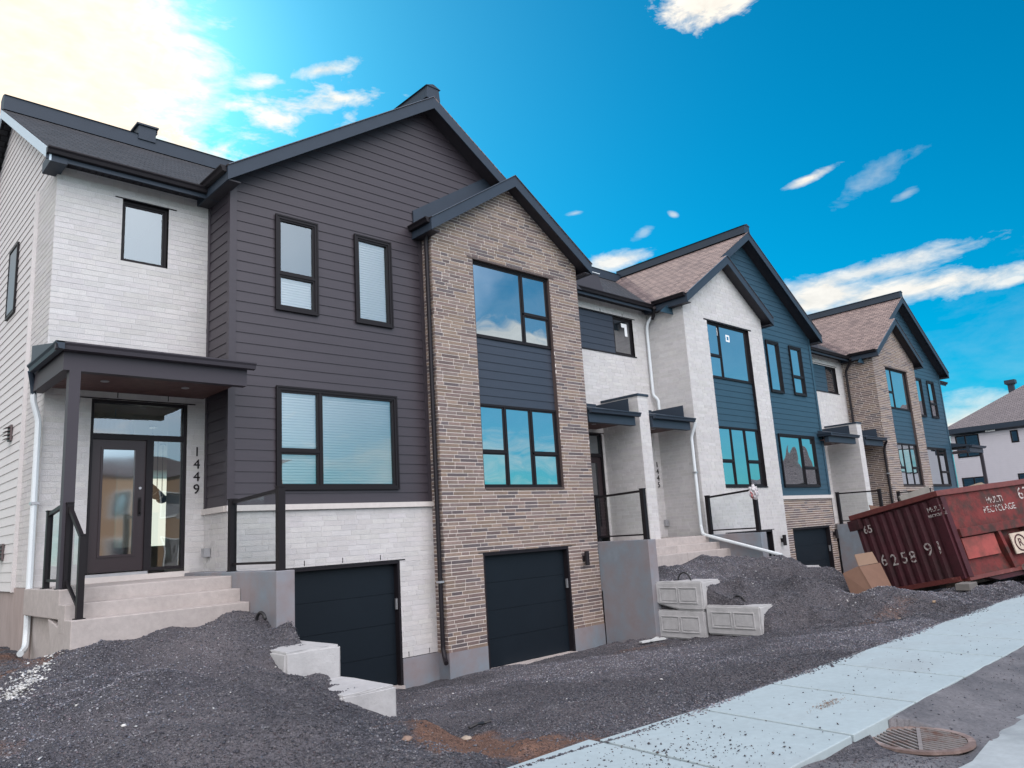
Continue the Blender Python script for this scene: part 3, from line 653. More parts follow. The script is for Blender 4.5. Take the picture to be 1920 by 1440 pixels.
r = MB(); r.hexa([(2.57, MY0, MZ0 - .21), (2.80, MY0, MZ0 - .21), (2.80, YB, MZ0 - .21 + .63 * (YB - MY0)), (2.57, YB, MZ0 - .21 + .63 * (YB - MY0)), (2.57, MY0, MZ0 - .19), (2.80, MY0, MZ0 - .19), (2.80, YB, MZ0 - .19 + .63 * (YB - MY0)), (2.57, YB, MZ0 - .19 + .63 * (YB - MY0))]); r.build('rake_soffit', mat('pale_blue_metal', (.55, .66, .74), .4), H1)
r = MB(); r.box(2.56, 2.80, MY0 - .01, 13.42, 7.95, 8.13); r.build('eave_return', TRB, H1)
s = MB(); s.box(2.84, 6.2, 21.7, 21.8, 0, 8.2); s.box(8.6, 9.4, 21.7, 21.8, 0, 8.2); s.box(6.2, 8.6, 21.7, 21.8, 0, 2.0); s.box(6.2, 8.6, 21.7, 21.8, 4.0, 8.2); s.build('back_wall', SW, H1)
fo = MB(); fo.box(2.82, 3.1, 14.52, 21.7, -.3, 1.29); fo.box(2.74, 3.1, 13.27, 14.52, -.3, 1.365); fo.box(3.1, 5.3, 13.33, 13.6, -.3, 1.365); fo.build('foundation', mat('brown_concrete', (.34, .28, .26), .85, var=.15, vscale=6, bump=.03, var2=.12, stretchz=.3), H1)
window(H1, 3.76, 4.53, 6.67, 7.79, 13.4, [(0, 1, 0, 1)], glass=GLB)
l = MB(); l.box(3.64, 4.66, 13.285, 13.4, 7.79, 7.808); l.box(3.18, 5.06, 13.285, 13.36, 4.262, 4.28); l.build('steel_lintel', TR, H1)
weeps(H1, wall_front(13.3), [(3.8, 4.30), (4.6, 4.30)])
# the small window on the side wall
f = MB(); f.box(2.755, 2.9, 16.1, 16.75, 6.36, 7.66); f.box(2.74, 2.9, 16.06, 16.1, 6.32, 7.70); f.box(2.74, 2.9, 16.75, 16.79, 6.32, 7.70); f.box(2.74, 2.9, 16.1, 16.75, 7.66, 7.7); f.box(2.74, 2.9, 16.1, 16.75, 6.32, 6.36); wo = f.build('window', FR, H1); wo['label'] = 'narrow window in the white side wall'
g = MB(); g.box(2.748, 2.754, 16.14, 16.71, 6.4, 7.62); g.build('pane', mat('dull_side_glass', (.10, .10, .12), .3, spec=.3), wo)
for y_, z_ in ((15.7, 4.0), (15.75, 1.95)):
    v = MB(); v.box(2.74, 2.77, y_ - .12, y_ + .12, z_ - .14, z_ + .14)
    for i in range(4): v.hexa([(2.66, y_ - .11, z_ - .12 + i * .065), (2.76, y_ - .11, z_ - .09 + i * .065), (2.76, y_ + .11, z_ - .09 + i * .065), (2.66, y_ + .11, z_ - .12 + i * .065), (2.665, y_ - .11, z_ - .11 + i * .065), (2.76, y_ - .11, z_ - .075 + i * .065), (2.76, y_ + .11, z_ - .075 + i * .065), (2.665, y_ + .11, z_ - .11 + i * .065)])
    v.build('wall_vent', mat('vent_brown', (.12, .09, .09), .5), H1)
# interior seen through the door glass
r = MB(); ix0, ix1, iy0, iy1, iz0, iz1 = 2.95, 5.2, 13.46, 21.5, 1.40, 4.35
r.face([(ix0, iy0, iz0), (ix1, iy0, iz0), (ix1, iy1, iz0), (ix0, iy1, iz0)]); r.face([(ix0, iy0, iz1), (ix1 + 4, iy0, iz1), (ix1 + 4, iy1, iz1), (ix0, iy1, iz1)])
r.face([(ix0, iy0, iz0), (ix0, iy1, iz0), (ix0, iy1, iz1), (ix0, iy0, iz1)]); r.face([(9.2, 15, iz0), (9.2, iy1, iz0), (9.2, iy1, iz1), (9.2, 15, iz1)])
for q in ((2.95, 6.2, iz0, iz1), (8.6, 9.2, iz0, iz1), (6.2, 8.6, iz0, 2.0), (6.2, 8.6, 4.0, iz1)): r.face([(q[0], iy1, q[2]), (q[1], iy1, q[2]), (q[1], iy1, q[3]), (q[0], iy1, q[3])])
r.face([(ix1, iy0, iz0), (ix1, 15.0, iz0), (ix1, 15.0, iz1), (ix1, iy0, iz1)])
r.build('hall_lining', INT, H1)
CU = bpy.data.materials.new('added_curtain'); CU.use_nodes = True; cn = CU.node_tree.nodes; cn.remove(cn['Principled BSDF']); tb = cn.new('ShaderNodeBsdfTranslucent'); tb.inputs[0].default_value = (.9, .86, .75, 1); CU.node_tree.links.new(tb.outputs[0], cn['Material Output'].inputs[0])
r = MB(); r.face([(6.2, 21.45, 2.0), (8.6, 21.45, 2.0), (8.6, 21.45, 4.0), (6.2, 21.45, 4.0)]); r.build('added_curtain', CU, H1)  # curtain added over the rear opening to turn its daylight cream
dl = MB()
for k in range(24):
    a0, a1 = 2 * math.pi * k / 24, 2 * math.pi * (k + 1) / 24
    for (ra, za_, rb, zb_) in ((.16, 3.66, .29, 3.74), (.29, 3.74, .31, 3.95), (.31, 3.95, .27, 4.12), (.27, 4.12, .15, 4.17)):
        cx_, cy_ = 4.15, 14.6; dl.face([(cx_ + ra * math.cos(a0), cy_ + ra * math.sin(a0), za_), (cx_ + ra * math.cos(a1), cy_ + ra * math.sin(a1), za_), (cx_ + rb * math.cos(a1), cy_ + rb * math.sin(a1), zb_), (cx_ + rb * math.cos(a0), cy_ + rb * math.sin(a0), zb_)])
dl.tube([(4.15, 14.6, 4.15), (4.15, 14.6, 4.35)], .01, 6)
tag(dl.build('drum_lamp', mat('ribbed_lamp', (.35, .42, .5), .5), None), 'wide ribbed drum lamp hanging behind the transom glass of 1449', 'ceiling lamp')
for i, (px_, py_, z_) in enumerate(((5.35, 16.3, 3.05), (5.9, 17.6, 3.05), (6.45, 18.9, 3.05))):
    b = MB(); b.tube([(px_, py_, z_ + .12), (px_, py_, 4.33)], .008, 6); b.tube([(px_, py_, 4.31), (px_, py_, 4.35)], .07, 12)
    prof = [(.02, .14), (.05, .10), (.11, .05), (.13, 0), (.11, -.06), (.06, -.10), (.01, -.11)]
    b.tube([(px_, py_, z_ + q) for p, q in prof], [p for p, q in prof], 14)
    tag(b.build('pendant_lamp', mat('smoked_glass', (.2, .22, .24), .2), None), ('nearest', 'middle', 'farthest')[i] + ' of the three round pendant lamps inside 1449', 'pendant lamp', 'pendant lamps inside 1449')
entry_door(H1, 3.42, 4.93, 13.3, 1.50, 4.26)
s = MB(); s.box(3.36, 4.98, 13.2, 13.3, 1.37, 1.455); s.build('door_sill', STN, H1)
text('house_number', '1\n4\n4\n9', .23, (5.10, 13.283, 3.12), (1, 0, 0), (0, 0, 1), .006, FR, H1, spacing=.93)
# dark wing
xl, xr = 5.26, 13.96; XA = (xl + xr) / 2
def darkout(xl, xa):
    return lambda z: (xl, 9.41) if z <= EZ else (xl + (z - EZ) / SL, 9.41)
w = MB(); siding(w, wall_front(12.35), 2.46, EZ + SL * (9.41 - xl), darkout(xl, XA), [(6.10, 6.90, 5.95, 7.72), (7.76, 8.57, 5.95, 7.72), (6.11, 8.59, 2.73, 4.50)], extra=(EZ,))
w.build('front_siding', SA, H1)
w = MB(); siding(w, wall_left(5.26), 2.46, 8.4, rect(12.35, 13.3)); w.build('side_siding', SA, H1)
w = MB(); w.box(5.225, 5.35, 12.315, 12.42, 2.46, 8.2); w.build('corner_board', SA, H1)
w = MB(); w.box(5.23, 5.262, 13.22, 13.3, 2.46, 8.2); w.build('corner_board', SA, H1)
w = MB(); w.box(9.33, 9.41, 12.315, 12.35, 2.46, 8.3); w.build('corner_board', SA, H1)
w = MB(); siding(w, wall_front(12.35), 7.825, EZ + SL * 4.35, lambda z: (9.41, XA + (EZ + SL * 4.35 - z) / SL) , (), extra=()); w.build('gable_siding', SA, H2)
s = MB(); s.box(5.20, 9.409, 12.26, 12.36, 2.36, 2.455); s.box(5.19, 5.28, 12.36, 13.3, 2.36, 2.455); s.build('stone_sill', STN, H1)
w = MB(); bricks(w, wall_front(12.33), -.41, 2.36, rect(5.25, 9.41), [(5.95, 8.58, -1.2, 1.36)], step=.0915, kind='white', seed=21, u_ref=5.2); w.build('white_brick_wall', [WM, WB], H1)
w = MB(); bricks(w, wall_left(5.25), 1.37, 2.36, rect(12.33, 13.3), (), step=.0915, kind='white', seed=22, u_ref=12); w.build('side_brick_wall', [WM, WB], H1)
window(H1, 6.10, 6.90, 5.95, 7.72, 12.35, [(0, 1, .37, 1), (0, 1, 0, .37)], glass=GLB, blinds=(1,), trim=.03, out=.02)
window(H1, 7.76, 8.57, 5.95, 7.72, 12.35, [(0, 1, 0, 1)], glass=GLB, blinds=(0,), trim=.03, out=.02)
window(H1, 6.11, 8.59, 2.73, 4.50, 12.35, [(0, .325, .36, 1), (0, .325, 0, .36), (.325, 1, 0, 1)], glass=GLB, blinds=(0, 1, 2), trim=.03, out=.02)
garage(H1, 5.95, 8.58, -.88, 1.36, 12.33); weeps(H1, wall_front(12.33), [(6.6, 1.4), (7.35, 1.4), (8.15, 1.4), (8.72, -.40), (9.2, -.40)])
plinth(H1, 5.2, 9.41, 12.31, holes=[(5.95, 8.58)])
eave(H1, 2.80, 5.26, 2.50); main_roof(H1, 2.55, 9.41)
v = MB(); v.box(5.17, 5.55, YB - .2, YB + .2, 11.2, 11.54); v.box(5.12, 5.60, YB - .24, YB + .24, 11.54, 11.58)
for i in range(2): v.box(5.55, 5.59, YB - .19, YB + .19, 11.44 + i * .045, 11.46 + i * .045)
v.build('roof_vent', TRB, H1)
big_gable(H1, H2, xl, xr, 11.93, False, 11.685)
canopy(H1, 2.55, 5.20, 11.42, ztop=4.66, post=(2.66,), left_gutter=True, left_open=True)
downspout(H1, [(2.52, 13.12, 4.58), (2.58, 13.22, 4.40), (2.60, 13.24, 4.25)], .045, TRB)
downspout(H1, [(2.60, 13.24, 4.28), (2.60, 13.24, 4.15), (2.68, 13.22, 3.85), (2.69, 13.22, .75), (2.66, 13.1, .55), (2.56, 12.9, .50)], .045, WP, clips=[(2.69, 13.22, 2.6)])
# entrance stairs of 1449
def stairs(H, x0, x1, ye, Yw=13.3, tread=.31, left_slab=False, zb=.3):
    s = MB(); s.box(x0, x1, ye, Yw - .01, 1.0, 1.37)
    s.box(x0, x1 - .003, ye - tread, ye, .83, 1.19); s.box(x0, x1 - .006, ye - 2 * tread, ye - tread, zb, 1.01)
    if left_slab:
        s.box(x0 + .12, x1, ye - tread + .003, Yw - .013, zb - .3, .997)
        s.hexa([(x0 + .001, ye - tread - .3, .2), (x0 + .119, ye - tread - .3, .2), (x0 + .119, ye + .02, .2), (x0 + .001, ye + .02, .2), (x0 + .001, ye - tread - .3, .82), (x0 + .119, ye - tread - .3, .82), (x0 + .119, ye + .5, .996), (x0 + .001, ye + .5, .996)])
    return s.build('concrete_steps', COL_, H, bevel=.012)
stairs(H1, 2.64, 4.9, 11.34, left_slab=True)
s = MB(); s.box(4.9, 5.17, 9.92, 12.30, -1.2, 1.42); s.box(4.9, 5.24, 12.30, 13.29, .3, 1.42); s.build('stair_wall', PAR, H1, bevel=.01)
railing(H1, [(2.71, 12.35, 1.37, 2.42), (2.71, 11.60, 1.37, 2.50)], 0, 0); railing(H1, [(2.74, 11.45, 1.37, 2.47), (2.76, 10.86, 1.01, 2.03)], 0, 0)
railing(H1, [(5.03, 11.65, 1.42, 2.50), (5.03, 10.06, 1.42, 2.56)], 0, 0, post_w=.10)
b = MB(); b.tube([(5.22, 13.05, 1.70), (5.16, 13.05, 1.70)], .05, 12); b.box(5.13, 5.23, 12.97, 13.11, 1.66, 1.80); b.build('outlet_box', STEEL, H1)

# ---- 1447
fl_ = MB(); zt_ = EZ + SL * 2.275
fl_.hexa([(9.2, 12.30, EZ + .05), (11.68, 12.30, zt_ + .18), (11.68, 12.335, zt_ + .18), (9.2, 12.335, EZ + .05), (9.2, 12.30, EZ + .40), (11.68, 12.30, zt_ + .50), (11.68, 12.335, zt_ + .50), (9.2, 12.335, EZ + .40)]); fl_.build('step_flashing', TRB, H2)
bay(H2, 9.41, 13.96, 'brown', left_side=12.35, wins='L', seed=31, garage_at=(10.39, 12.94))
garage(H2, 10.39, 12.94, -.88, 1.37, 12.0); weeps(H2, wall_front(12.0), [])
plinth(H2, 9.41, 13.96, 11.985, holes=[(10.39, 12.94)])
l = MB(); l.box(9.412, 9.9, 12.39, 12.5, -1.2, -.4); l.build('foundation_return', PAR, H2)
wall_lamp(H2, 13.42, 1.08, 12.0)
gutter_y(H2, 9.165, -1, 11.7, 12.34, EZ + .02, m=TR)
downspout(H2, [(9.30, 11.9, 8.12), (9.33, 12.07, 7.95), (9.33, 12.07, -.35), (9.30, 11.98, -.52), (9.22, 11.85, -.56)], .045, TR, clips=[(9.33, 12.07, .9)])
recess_wall(H2, 13.96, 16.11, [(14.55, 16.0, 1.2, 4.25), (13.97, 16.11, 6.62, 7.75)], seed=41)
entry_door(H2, 14.55, 16.0, 13.3, 1.50, 4.25, side='L', glass=GL)
l = MB(); l.box(14.4, 16.09, 13.285, 13.36, 4.252, 4.27); l.build('steel_lintel', TR, H2)
def band(Ha, Hb, x0, xm, x1, wx):
    """horizontal band of siding ending in a small window, under the eave of the recess"""
    p = MB(); siding(p, wall_front(13.34), 6.62, 7.75, rect(x0, xm), (), step=.19); p.build('siding_band', SP if x0 < 20 else SB, Ha)
    p = MB(); siding(p, wall_front(13.34), 6.62, 7.75, rect(xm, wx), (), step=.19); p.build('siding_band', SP if x0 < 20 else SB, Hb)
    t = MB(); t.box(xm, x1 + .1, 13.275, 13.35, 7.752, 7.772); t.build('band_trim', TR, Hb)
    t = MB(); t.box(xm, x1 + .04, 13.27, 13.35, 6.585, 6.618); t.build('band_sill', TR, Hb)
    t = MB(); t.box(x0, xm, 13.275, 13.35, 7.752, 7.772); t.build('band_trim', TR, Ha)
    t = MB(); t.box(x0, xm, 13.27, 13.35, 6.585, 6.618); t.build('band_sill', TR, Ha)
    window(Hb, wx, x1, 6.62, 7.75, 13.38, [(0, 1, 0, 1)], glass=GLT)
band(H2, H3, 13.97, 16.11, 17.86, 16.98)
weeps(H3, wall_front(13.3), [(16.4, 7.78), (17.4, 7.78)])
def wing(H, xc, kindm=WM):
    w = MB(); x0, x1 = xc - .2, xc + .22
    bricks(w, wall_front(12.05), 1.30, 5.1, rect(x0, x1), (), step=.0915, kind='white', seed=51, u_ref=x0)
    bricks(w, wall_left(x0), 1.30, 5.1, rect(12.05, 13.3), (), step=.0915, kind='white', seed=52, u_ref=12)
    bricks(w, wall_right(x1), 1.30, 5.1, rect(12.05, 13.3), (), step=.0915, kind='white', seed=53, u_ref=12)
    w.face([(x0, 12.05, 5.1), (x1, 12.05, 5.1), (x1, 13.3, 5.1), (x0, 13.3, 5.1)]); wo = w.build('wing_wall', [WM, WB], H)
    c = MB(); c.box(x0 - .03, x1 + .03, 12.02, 13.29, 5.1, 5.16); c.build('wall_cap', TRB, wo)
wing(H2, 16.3)
canopy(H2, 13.975, 15.85, 11.93, right_flash=True)
eave(H2, 14.2, 16.3); main_roof(H2, 9.41, 16.3)
def cricket(H, x0, x1):
    c = MB(); c.hexa([(x0, 13.0, 8.25), (x1, 13.0, 8.25), (x1, 14.0, 8.9), (x0, 14.0, 8.9), (x0, 13.15, 8.80), (x1, 13.15, 8.80), (x1, 14.0, 9.15), (x0, 14.0, 9.15)]); o = c.build('roof_curb', SOF, H)
    e = MB(); e.bar((x0 - .02, 13.13, 8.83), (x1 + .02, 13.13, 8.83), .05, .02); e.build('curb_edge', WP, o)
stairs(H2, 14.25, 16.3, 11.75)
s = MB(); s.box(13.98, 14.27, 10.55, 11.98, -1.2, 1.42); s.box(13.98, 14.24, 11.98, 13.29, .3, 1.42); s.build('stair_wall', PAR, H2, bevel=.01)
railing(H2, [(14.12, 12.10, 1.42, 2.50), (14.12, 10.68, 1.42, 2.54)], 0, 0, post_w=.10)

# ---- 1445
recess_wall(H3, 16.5, 18.6, [(16.62, 18.0, 1.2, 4.25), (16.11, 17.86, 6.62, 7.75)], seed=61)
for za_, zb_ in ((4.9, 6.62), (7.75, 8.1)):
    w = MB(); bricks(w, wall_front(13.3), za_, zb_, rect(16.11, 16.5), (), step=.0915, kind='white', seed=62); w.build('white_brick_infill', [WM, WB], H3)
entry_door(H3, 16.62, 18.0, 13.3, 1.50, 4.25, side='R', glass=GL)
l = MB(); l.box(16.53, 18.12, 13.285, 13.36, 4.252, 4.27); l.build('steel_lintel', TR, H3)
text('house_number', '1\n4\n4\n5', .225, (18.38, 13.283, 3.15), (1, 0, 0), (0, 0, 1), .006, FR, H3, spacing=.86)
b = MB(); b.box(18.44, 18.58, 13.2, 13.29, 1.68, 1.86); b.build('outlet_box', STEEL, H3, bevel=.01)
bay(H3, 18.6, 23.15, 'white', left_side=13.3, wins='R', seed=71, garage_at=(19.65, 22.2))
garage(H3, 19.65, 22.2, -.88, 1.37, 12.0)
plinth(H3, 18.6, 23.15, 11.985, holes=[(19.65, 22.2)])
wall_lamp(H3, 22.68, 1.03, 12.0)
stickers = MB()
for a, b, c, d in ((20.98, 21.2, 7.22, 7.44),): stickers.box(a, b, 12.092, 12.096, c, c + .05); stickers.box(a, b, 12.092, 12.096, d - .05, d); stickers.box(a, a + .05, 12.092, 12.096, c + .05, d - .05); stickers.box(b - .05, b, 12.092, 12.096, c + .05, d - .05)
stickers.box(20.5, 20.58, 12.092, 12.096, 7.35, 7.6); stickers.build('window_sticker', BLIND, H3)
stk = MB(); stk.box(17.40, 17.66, 13.365, 13.368, 7.48, 7.60); stk.box(17.54, 17.66, 13.365, 13.368, 7.22, 7.48); stk.build('window_sticker', BLIND, H3)
gutter_y(H3, 18.355, -1, 11.7, 12.84, EZ + .04, m=TR)
eave(H3, 16.3, 18.36); main_roof(H3, 16.3, 23.15)
canopy(H3, 16.53, 18.35, 11.93, right_flash=True)
downspout(H3, [(18.28, 12.75, 8.06), (18.45, 12.9, 7.96), (18.46, 13.0, 7.78)], .05, TR)
downspout(H3, [(18.46, 13.02, 7.86), (18.42, 13.16, 7.7), (18.42, 13.2, 7.5), (18.42, 13.2, 5.5), (18.50, 13.1, 5.35), (18.50, 13.1, 5.05)], .045, WP)
downspout(H3, [(18.42, 11.87, 4.5), (18.42, 11.95, 4.3), (18.42, 12.05, 4.1), (18.42, 12.05, 1.60), (18.17, 11.85, 1.40), (18.11, 9.6, .80)], .045, WP, clips=[(18.42, 12.05, 3.1)])
stairs(H3, 16.3, 18.3, 11.75)
s = MB(); s.box(18.27, 18.56, 10.2, 11.98, -1.2, 1.38); s.box(18.3, 18.56, 11.98, 12.0, .3, 1.38); s.build('stair_wall', PAR, H3, bevel=.01)
railing(H3, [(18.41, 11.75, 1.38, 2.42), (18.41, 10.32, 1.38, 2.52)], 0, 0, post_w=.10)

# ---- 1443
def dark_unit(H, x0, x1, xa, base_kind='brown', mir=True, garage_at=None, seed=81, full=True):
    """siding wing right of a bay; gable falls to the right from xa"""
    half = x1 - xa
    def o1(z): return (x0, x1) if z <= EZ else (x0, x1 - (z - EZ) / SL)
    hs = [(x0 + .80, x0 + 1.62, 5.93, 7.70), (x0 + 2.45, x0 + 3.28, 5.96, 7.70), (x0 + .86, x0 + 3.38, 2.72, 4.46)]
    w = MB(); siding(w, wall_front(12.35), 2.42, EZ + SL * (x1 - x0), o1, hs, extra=(EZ,)); w.build('front_siding', SB, H)
    w = MB(); w.box(x1 - .1, x1 + .03, 12.315, 12.42, 2.42, 8.2); w.build('corner_board', SB, H)
    s = MB(); s.box(x0 + .001, x1 + .06, 12.26, 12.36, 2.30, 2.415); s.build('stone_sill', STN, H)
    w = MB(); bricks(w, wall_front(12.33), -.41, 2.30, rect(x0, x1), [(garage_at[0], garage_at[1], -1.2, 1.34)], step=.0745, kind='brown', seed=seed, u_ref=x0); w.build('brown_brick_wall', [BM, BB], H)
    garage(H, garage_at[0], garage_at[1], -.88, 1.34, 12.33); plinth(H, x0, x1, 12.31, holes=[garage_at])
    window(H, hs[0][0], hs[0][1], hs[0][2], hs[0][3], 12.35, [(0, 1, 0, 1)], trim=.03, out=.02)
    window(H, hs[1][0], hs[1][1], hs[1][2], hs[1][3], 12.35, [(0, 1, .37, 1), (0, 1, 0, .37)], trim=.03, out=.02)
    window(H, hs[2][0], hs[2][1], hs[2][2], hs[2][3], 12.35, [(0, .62, 0, 1), (.62, 1, .36, 1), (.62, 1, 0, .36)], trim=.03, out=.02)
dark_unit(H4, 23.15, 27.3, 22.95, garage_at=(24.15, 26.85), seed=81)
w = MB(); siding(w, wall_front(12.35), 7.785, EZ + SL * 4.35, lambda z: (22.95 - (EZ + SL * 4.35 - z) / SL, 23.15), ()); w.build('gable_siding', SB, H3)
w = MB(); siding(w, wall_right(27.3), 2.42, 8.3, rect(12.35, 13.3)); w.build('side_siding', SB, H4)
wall_lamp(H4, 27.08, 1.05, 12.33)
big_gable(H3, H4, 18.6, 27.3, 11.93, True, 20.875)
recess_wall(H4, 27.3, 29.75, [(27.9, 29.5, 1.2, 4.25), (27.31, 29.75, 6.6, 7.72)], seed=91)
entry_door(H4, 27.9, 29.5, 13.3, 1.50, 4.25, side='L', glass=GL)
main_roof(H4, 23.15, 29.95); eave(H4, 27.55, 29.95)
canopy(H4, 27.0, 29.35, 11.93, right_flash=True, left_gutter=True)
wing(H4, 29.95)
stairs(H4, 27.9, 29.9, 11.75)
s = MB(); s.box(27.4, 27.72, 10.4, 12.3, -1.2, 1.36); s.build('stair_wall', PAR, H4, bevel=.01)
railing(H4, [(27.56, 12.2, 1.36, 2.48), (27.56, 10.72, 1.36, 2.47)], 0, 0, post_w=.10)
# ---- 1441
recess_wall(H5, 30.17, 32.2, [(30.3, 31.7, 1.2, 4.25), (29.75, 31.55, 6.6, 7.72)], seed=101)
for za_, zb_ in ((4.9, 6.6), (7.72, 8.1)):
    w = MB(); bricks(w, wall_front(13.3), za_, zb_, rect(29.75, 30.17), (), step=.0915, kind='white', seed=102); w.build('white_brick_infill', [WM, WB], H5)
entry_door(H5, 30.3, 31.7, 13.3, 1.5, 4.25, side='R', glass=GL)
band(H4, H5, 27.31, 29.75, 31.55, 30.65)
bay(H5, 32.2, 36.85, 'brown', left_side=13.3, wins='R', seed=111, garage_at=(33.3, 35.9))
garage(H5, 33.3, 35.9, -.88, 1.37, 12.0); plinth(H5, 32.2, 36.85, 11.985, holes=[(33.3, 35.9)])
main_roof(H5, 29.95, 36.85); eave(H5, 29.95, 31.95)
gutter_y(H5, 31.955, -1, 11.7, 12.84, EZ + .04, m=TR)
canopy(H5, 30.2, 31.95, 11.93, right_flash=True)
downspout(H5, [(31.9, 12.75, 8.06), (32.1, 12.9, 7.9), (32.1, 13.1, 7.6), (32.1, 13.1, 5.0)], .05, TR)
downspout(H5, [(32.05, 11.87, 4.5), (32.1, 12.0, 4.3), (32.1, 12.05, 4.1), (32.1, 12.05, 1.4)], .045, TR, clips=[(32.1, 12.05, 3.2)])
stairs(H5, 29.9, 31.8, 11.75)
s = MB(); s.box(31.75, 32.05, 10.3, 11.98, -1.2, 1.36); s.build('stair_wall', PAR, H5, bevel=.01)
railing(H5, [(31.9, 11.7, 1.36, 2.44), (31.9, 10.55, 1.36, 2.46)], 0, 0, post_w=.10)
# ---- last house
dark_unit(H6, 36.85, 41.2, 36.7, garage_at=(38.0, 40.7), seed=121)
w = MB(); siding(w, wall_front(12.35), 7.785, EZ + SL * 4.5, lambda z: (36.7 - (EZ + SL * 4.5 - z) / SL, 36.85), ()); w.build('gable_siding', SB, H5)
w = MB(); siding(w, wall_right(41.2), 2.42, 8.3, rect(12.35, 13.3)); siding(w, wall_right(43.8), 1.3, 8.2, rect(13.3, 21.7)); siding(w, wall_front(13.3), 1.3, 8.1, rect(41.2, 43.8)); w.build('side_siding', SB, H6)
big_gable(H5, H6, 32.2, 41.2, 11.93, True, 34.525)
main_roof(H6, 36.85, 44.0); eave(H6, 41.45, 44.0)
canopy(H6, 41.25, 43.4, 11.5, post=(43.15,))
railing(H6, [(43.2, 12.9, 1.37, 2.45), (43.2, 11.62, 1.37, 2.45)], 0, 0)
stairs(H6, 41.3, 43.4, 11.4)
for H, a, b in ((H2, 9.41, 16.3), (H3, 16.3, 23.15), (H4, 23.15, 29.95), (H5, 29.95, 36.85), (H6, 36.85, 43.8)):
    s = MB(); s.box(a, b, 21.7, 21.8, 0, 8.2); s.build('back_wall', SW, H)
cricket(H2, 15.0, 16.28); cricket(H4, 28.3, 29.6)

# ================================================================== ground
def shep(px, py, pts, p=3.0):
    num = np.zeros_like(px); den = np.zeros_like(px)
    for x, y, z in pts:
        d2 = (px - x) ** 2 + (py - y) ** 2 + .02; w = d2 ** (-p / 2 * 1.0); num += w * z; den += w
    return num / den
def sm(a, b, x):
    t = np.clip((x - a) / (b - a), 0, 1); return t * t * (3 - 2 * t)
DY = [-400, 2.2, 2.9, 4.4, 5, 6, 8, 9.4, 10.6, 12, 14, 22, 24, 400]; DZ = [-.2, -.2, -.07, -.05, -.08, -.17, -.44, -.6, -.72, -.90, -.95, -.95, 0, 0]
MA = [(0, 4.3, -.03), (2.5, 4.4, -.03), (4, 4.6, -.04), (4.2, 5.4, -.05), (3, 5.6, .02), (1.5, 5.4, .0), (-2, 5, 0), (3.4, 6.6, .20), (2, 7, .22), (4.4, 6.6, .03), (4, 8, .48), (3, 8.6, .55), (5.1, 6.6, -.20), (4.9, 9.3, .50), (5.1, 9.3, .44), (4.5, 9.3, .58), (5.1, 8.2, .08), (4.7, 8.2, .16), (4.3, 8.2, .34), (5.1, 8.6, .06), (4.7, 8.6, .20), (4.3, 8.6, .38), (3.9, 8.6, .50), (5.1, 7.4, -.16), (4.8, 7.4, -.04), (4.45, 7.4, .10), (4.0, 7.4, .26),
      (5.1, 9.8, .72), (4.6, 10.4, .84), (3.8, 10.5, .78), (2.8, 10.4, .66), (2.4, 10.2, .52), (1.8, 9.2, .32), (1.0, 8.5, .20), (0, 8.5, .12), (1.5, 11, .34), (2.3, 12.5, .42), (2.6, 13.4, .45), (2.0, 15, .42), (-1, 12, .25), (-3, 9, .1), (0, 18, .3), (4, 12, .7)]
MBp = [(14.3, 10.5, .52), (14.5, 9.5, .46), (14.6, 9.0, .20), (14.4, 8.2, -.02), (14.4, 7.6, -.40), (14.2, 7.0, -.34), (15, 9.2, .46), (15.2, 8.2, .10), (15.4, 7.0, -.15), (15, 11, .80), (16.5, 11, .86), (18, 10.9, .80), (18.2, 9.8, .74), (17, 9.5, .66), (16, 8.2, .40), (17.5, 8.0, .30), (16.2, 6.6, .03), (18, 6.4, -.12), (17.2, 6.0, -.08), (19, 7, -.16), (16, 5.3, -.03), (18, 5, -.03), (15, 5.6, -.10), (18.4, 8.8, .45), (18.6, 7.6, -.02), (18, 7.2, .02), (16.5, 12, .8)]
MCp = [(28, 11, .8), (30, 11, .8), (32, 11, .8), (28, 9, .5), (32, 9, .5), (30, 7.5, .2), (28, 6, 0), (32, 6, 0), (30, 5, 0)]
def G(x, y):
    x = np.asarray(x, float); y = np.asarray(y, float)
    dr = np.interp(y, DY, DZ)
    dr = np.where(x > 45, np.maximum(dr, -.1), dr); far = sm(0, 3, -x - 2); 
    inside = (y > 4.4) & (y < 16)
    a = shep(x, y, MA); b = shep(x, y, MBp); c = shep(x, y, MCp)
    wa = 1 - sm(5.03, 5.08, x) * sm(7.3, 7.7, y) - (1 - sm(7.3, 7.7, y)) * sm(4.6, 5.3, x)
    wa = np.clip(wa, 0, 1)
    near_l = np.clip(14.2 - np.clip(8.2 - y, 0, 3) * .1, 13.6, 15)
    hard = sm(7.9, 8.2, y)
    wb_l = hard * sm(14.24, 14.29, x) + (1 - hard) * sm(near_l - .5, near_l + .9, x)
    wb_r = 1 - sm(18.5, 18.6, x) * sm(9.9, 10.2, y) - (1 - sm(9.9, 10.2, y)) * sm(18.2, 20.2, x)
    wb = np.clip(wb_l, 0, 1) * np.clip(wb_r, 0, 1)
    wc = sm(27.6, 27.7, x) * (1 - sm(32, 33, x))
    edge = sm(4.4, 4.9, y)
    g = dr + edge * (wa * (a - dr) + wb * (b - dr) + wc * (c - dr))
    g = np.where((x < -3) & (y > 4.4), g * (1 - sm(3, 8, -x)), g)
    g = np.where((x - 6.78) ** 2 + (y - 2.62) ** 2 < .36 ** 2, -.5, g)
    return g
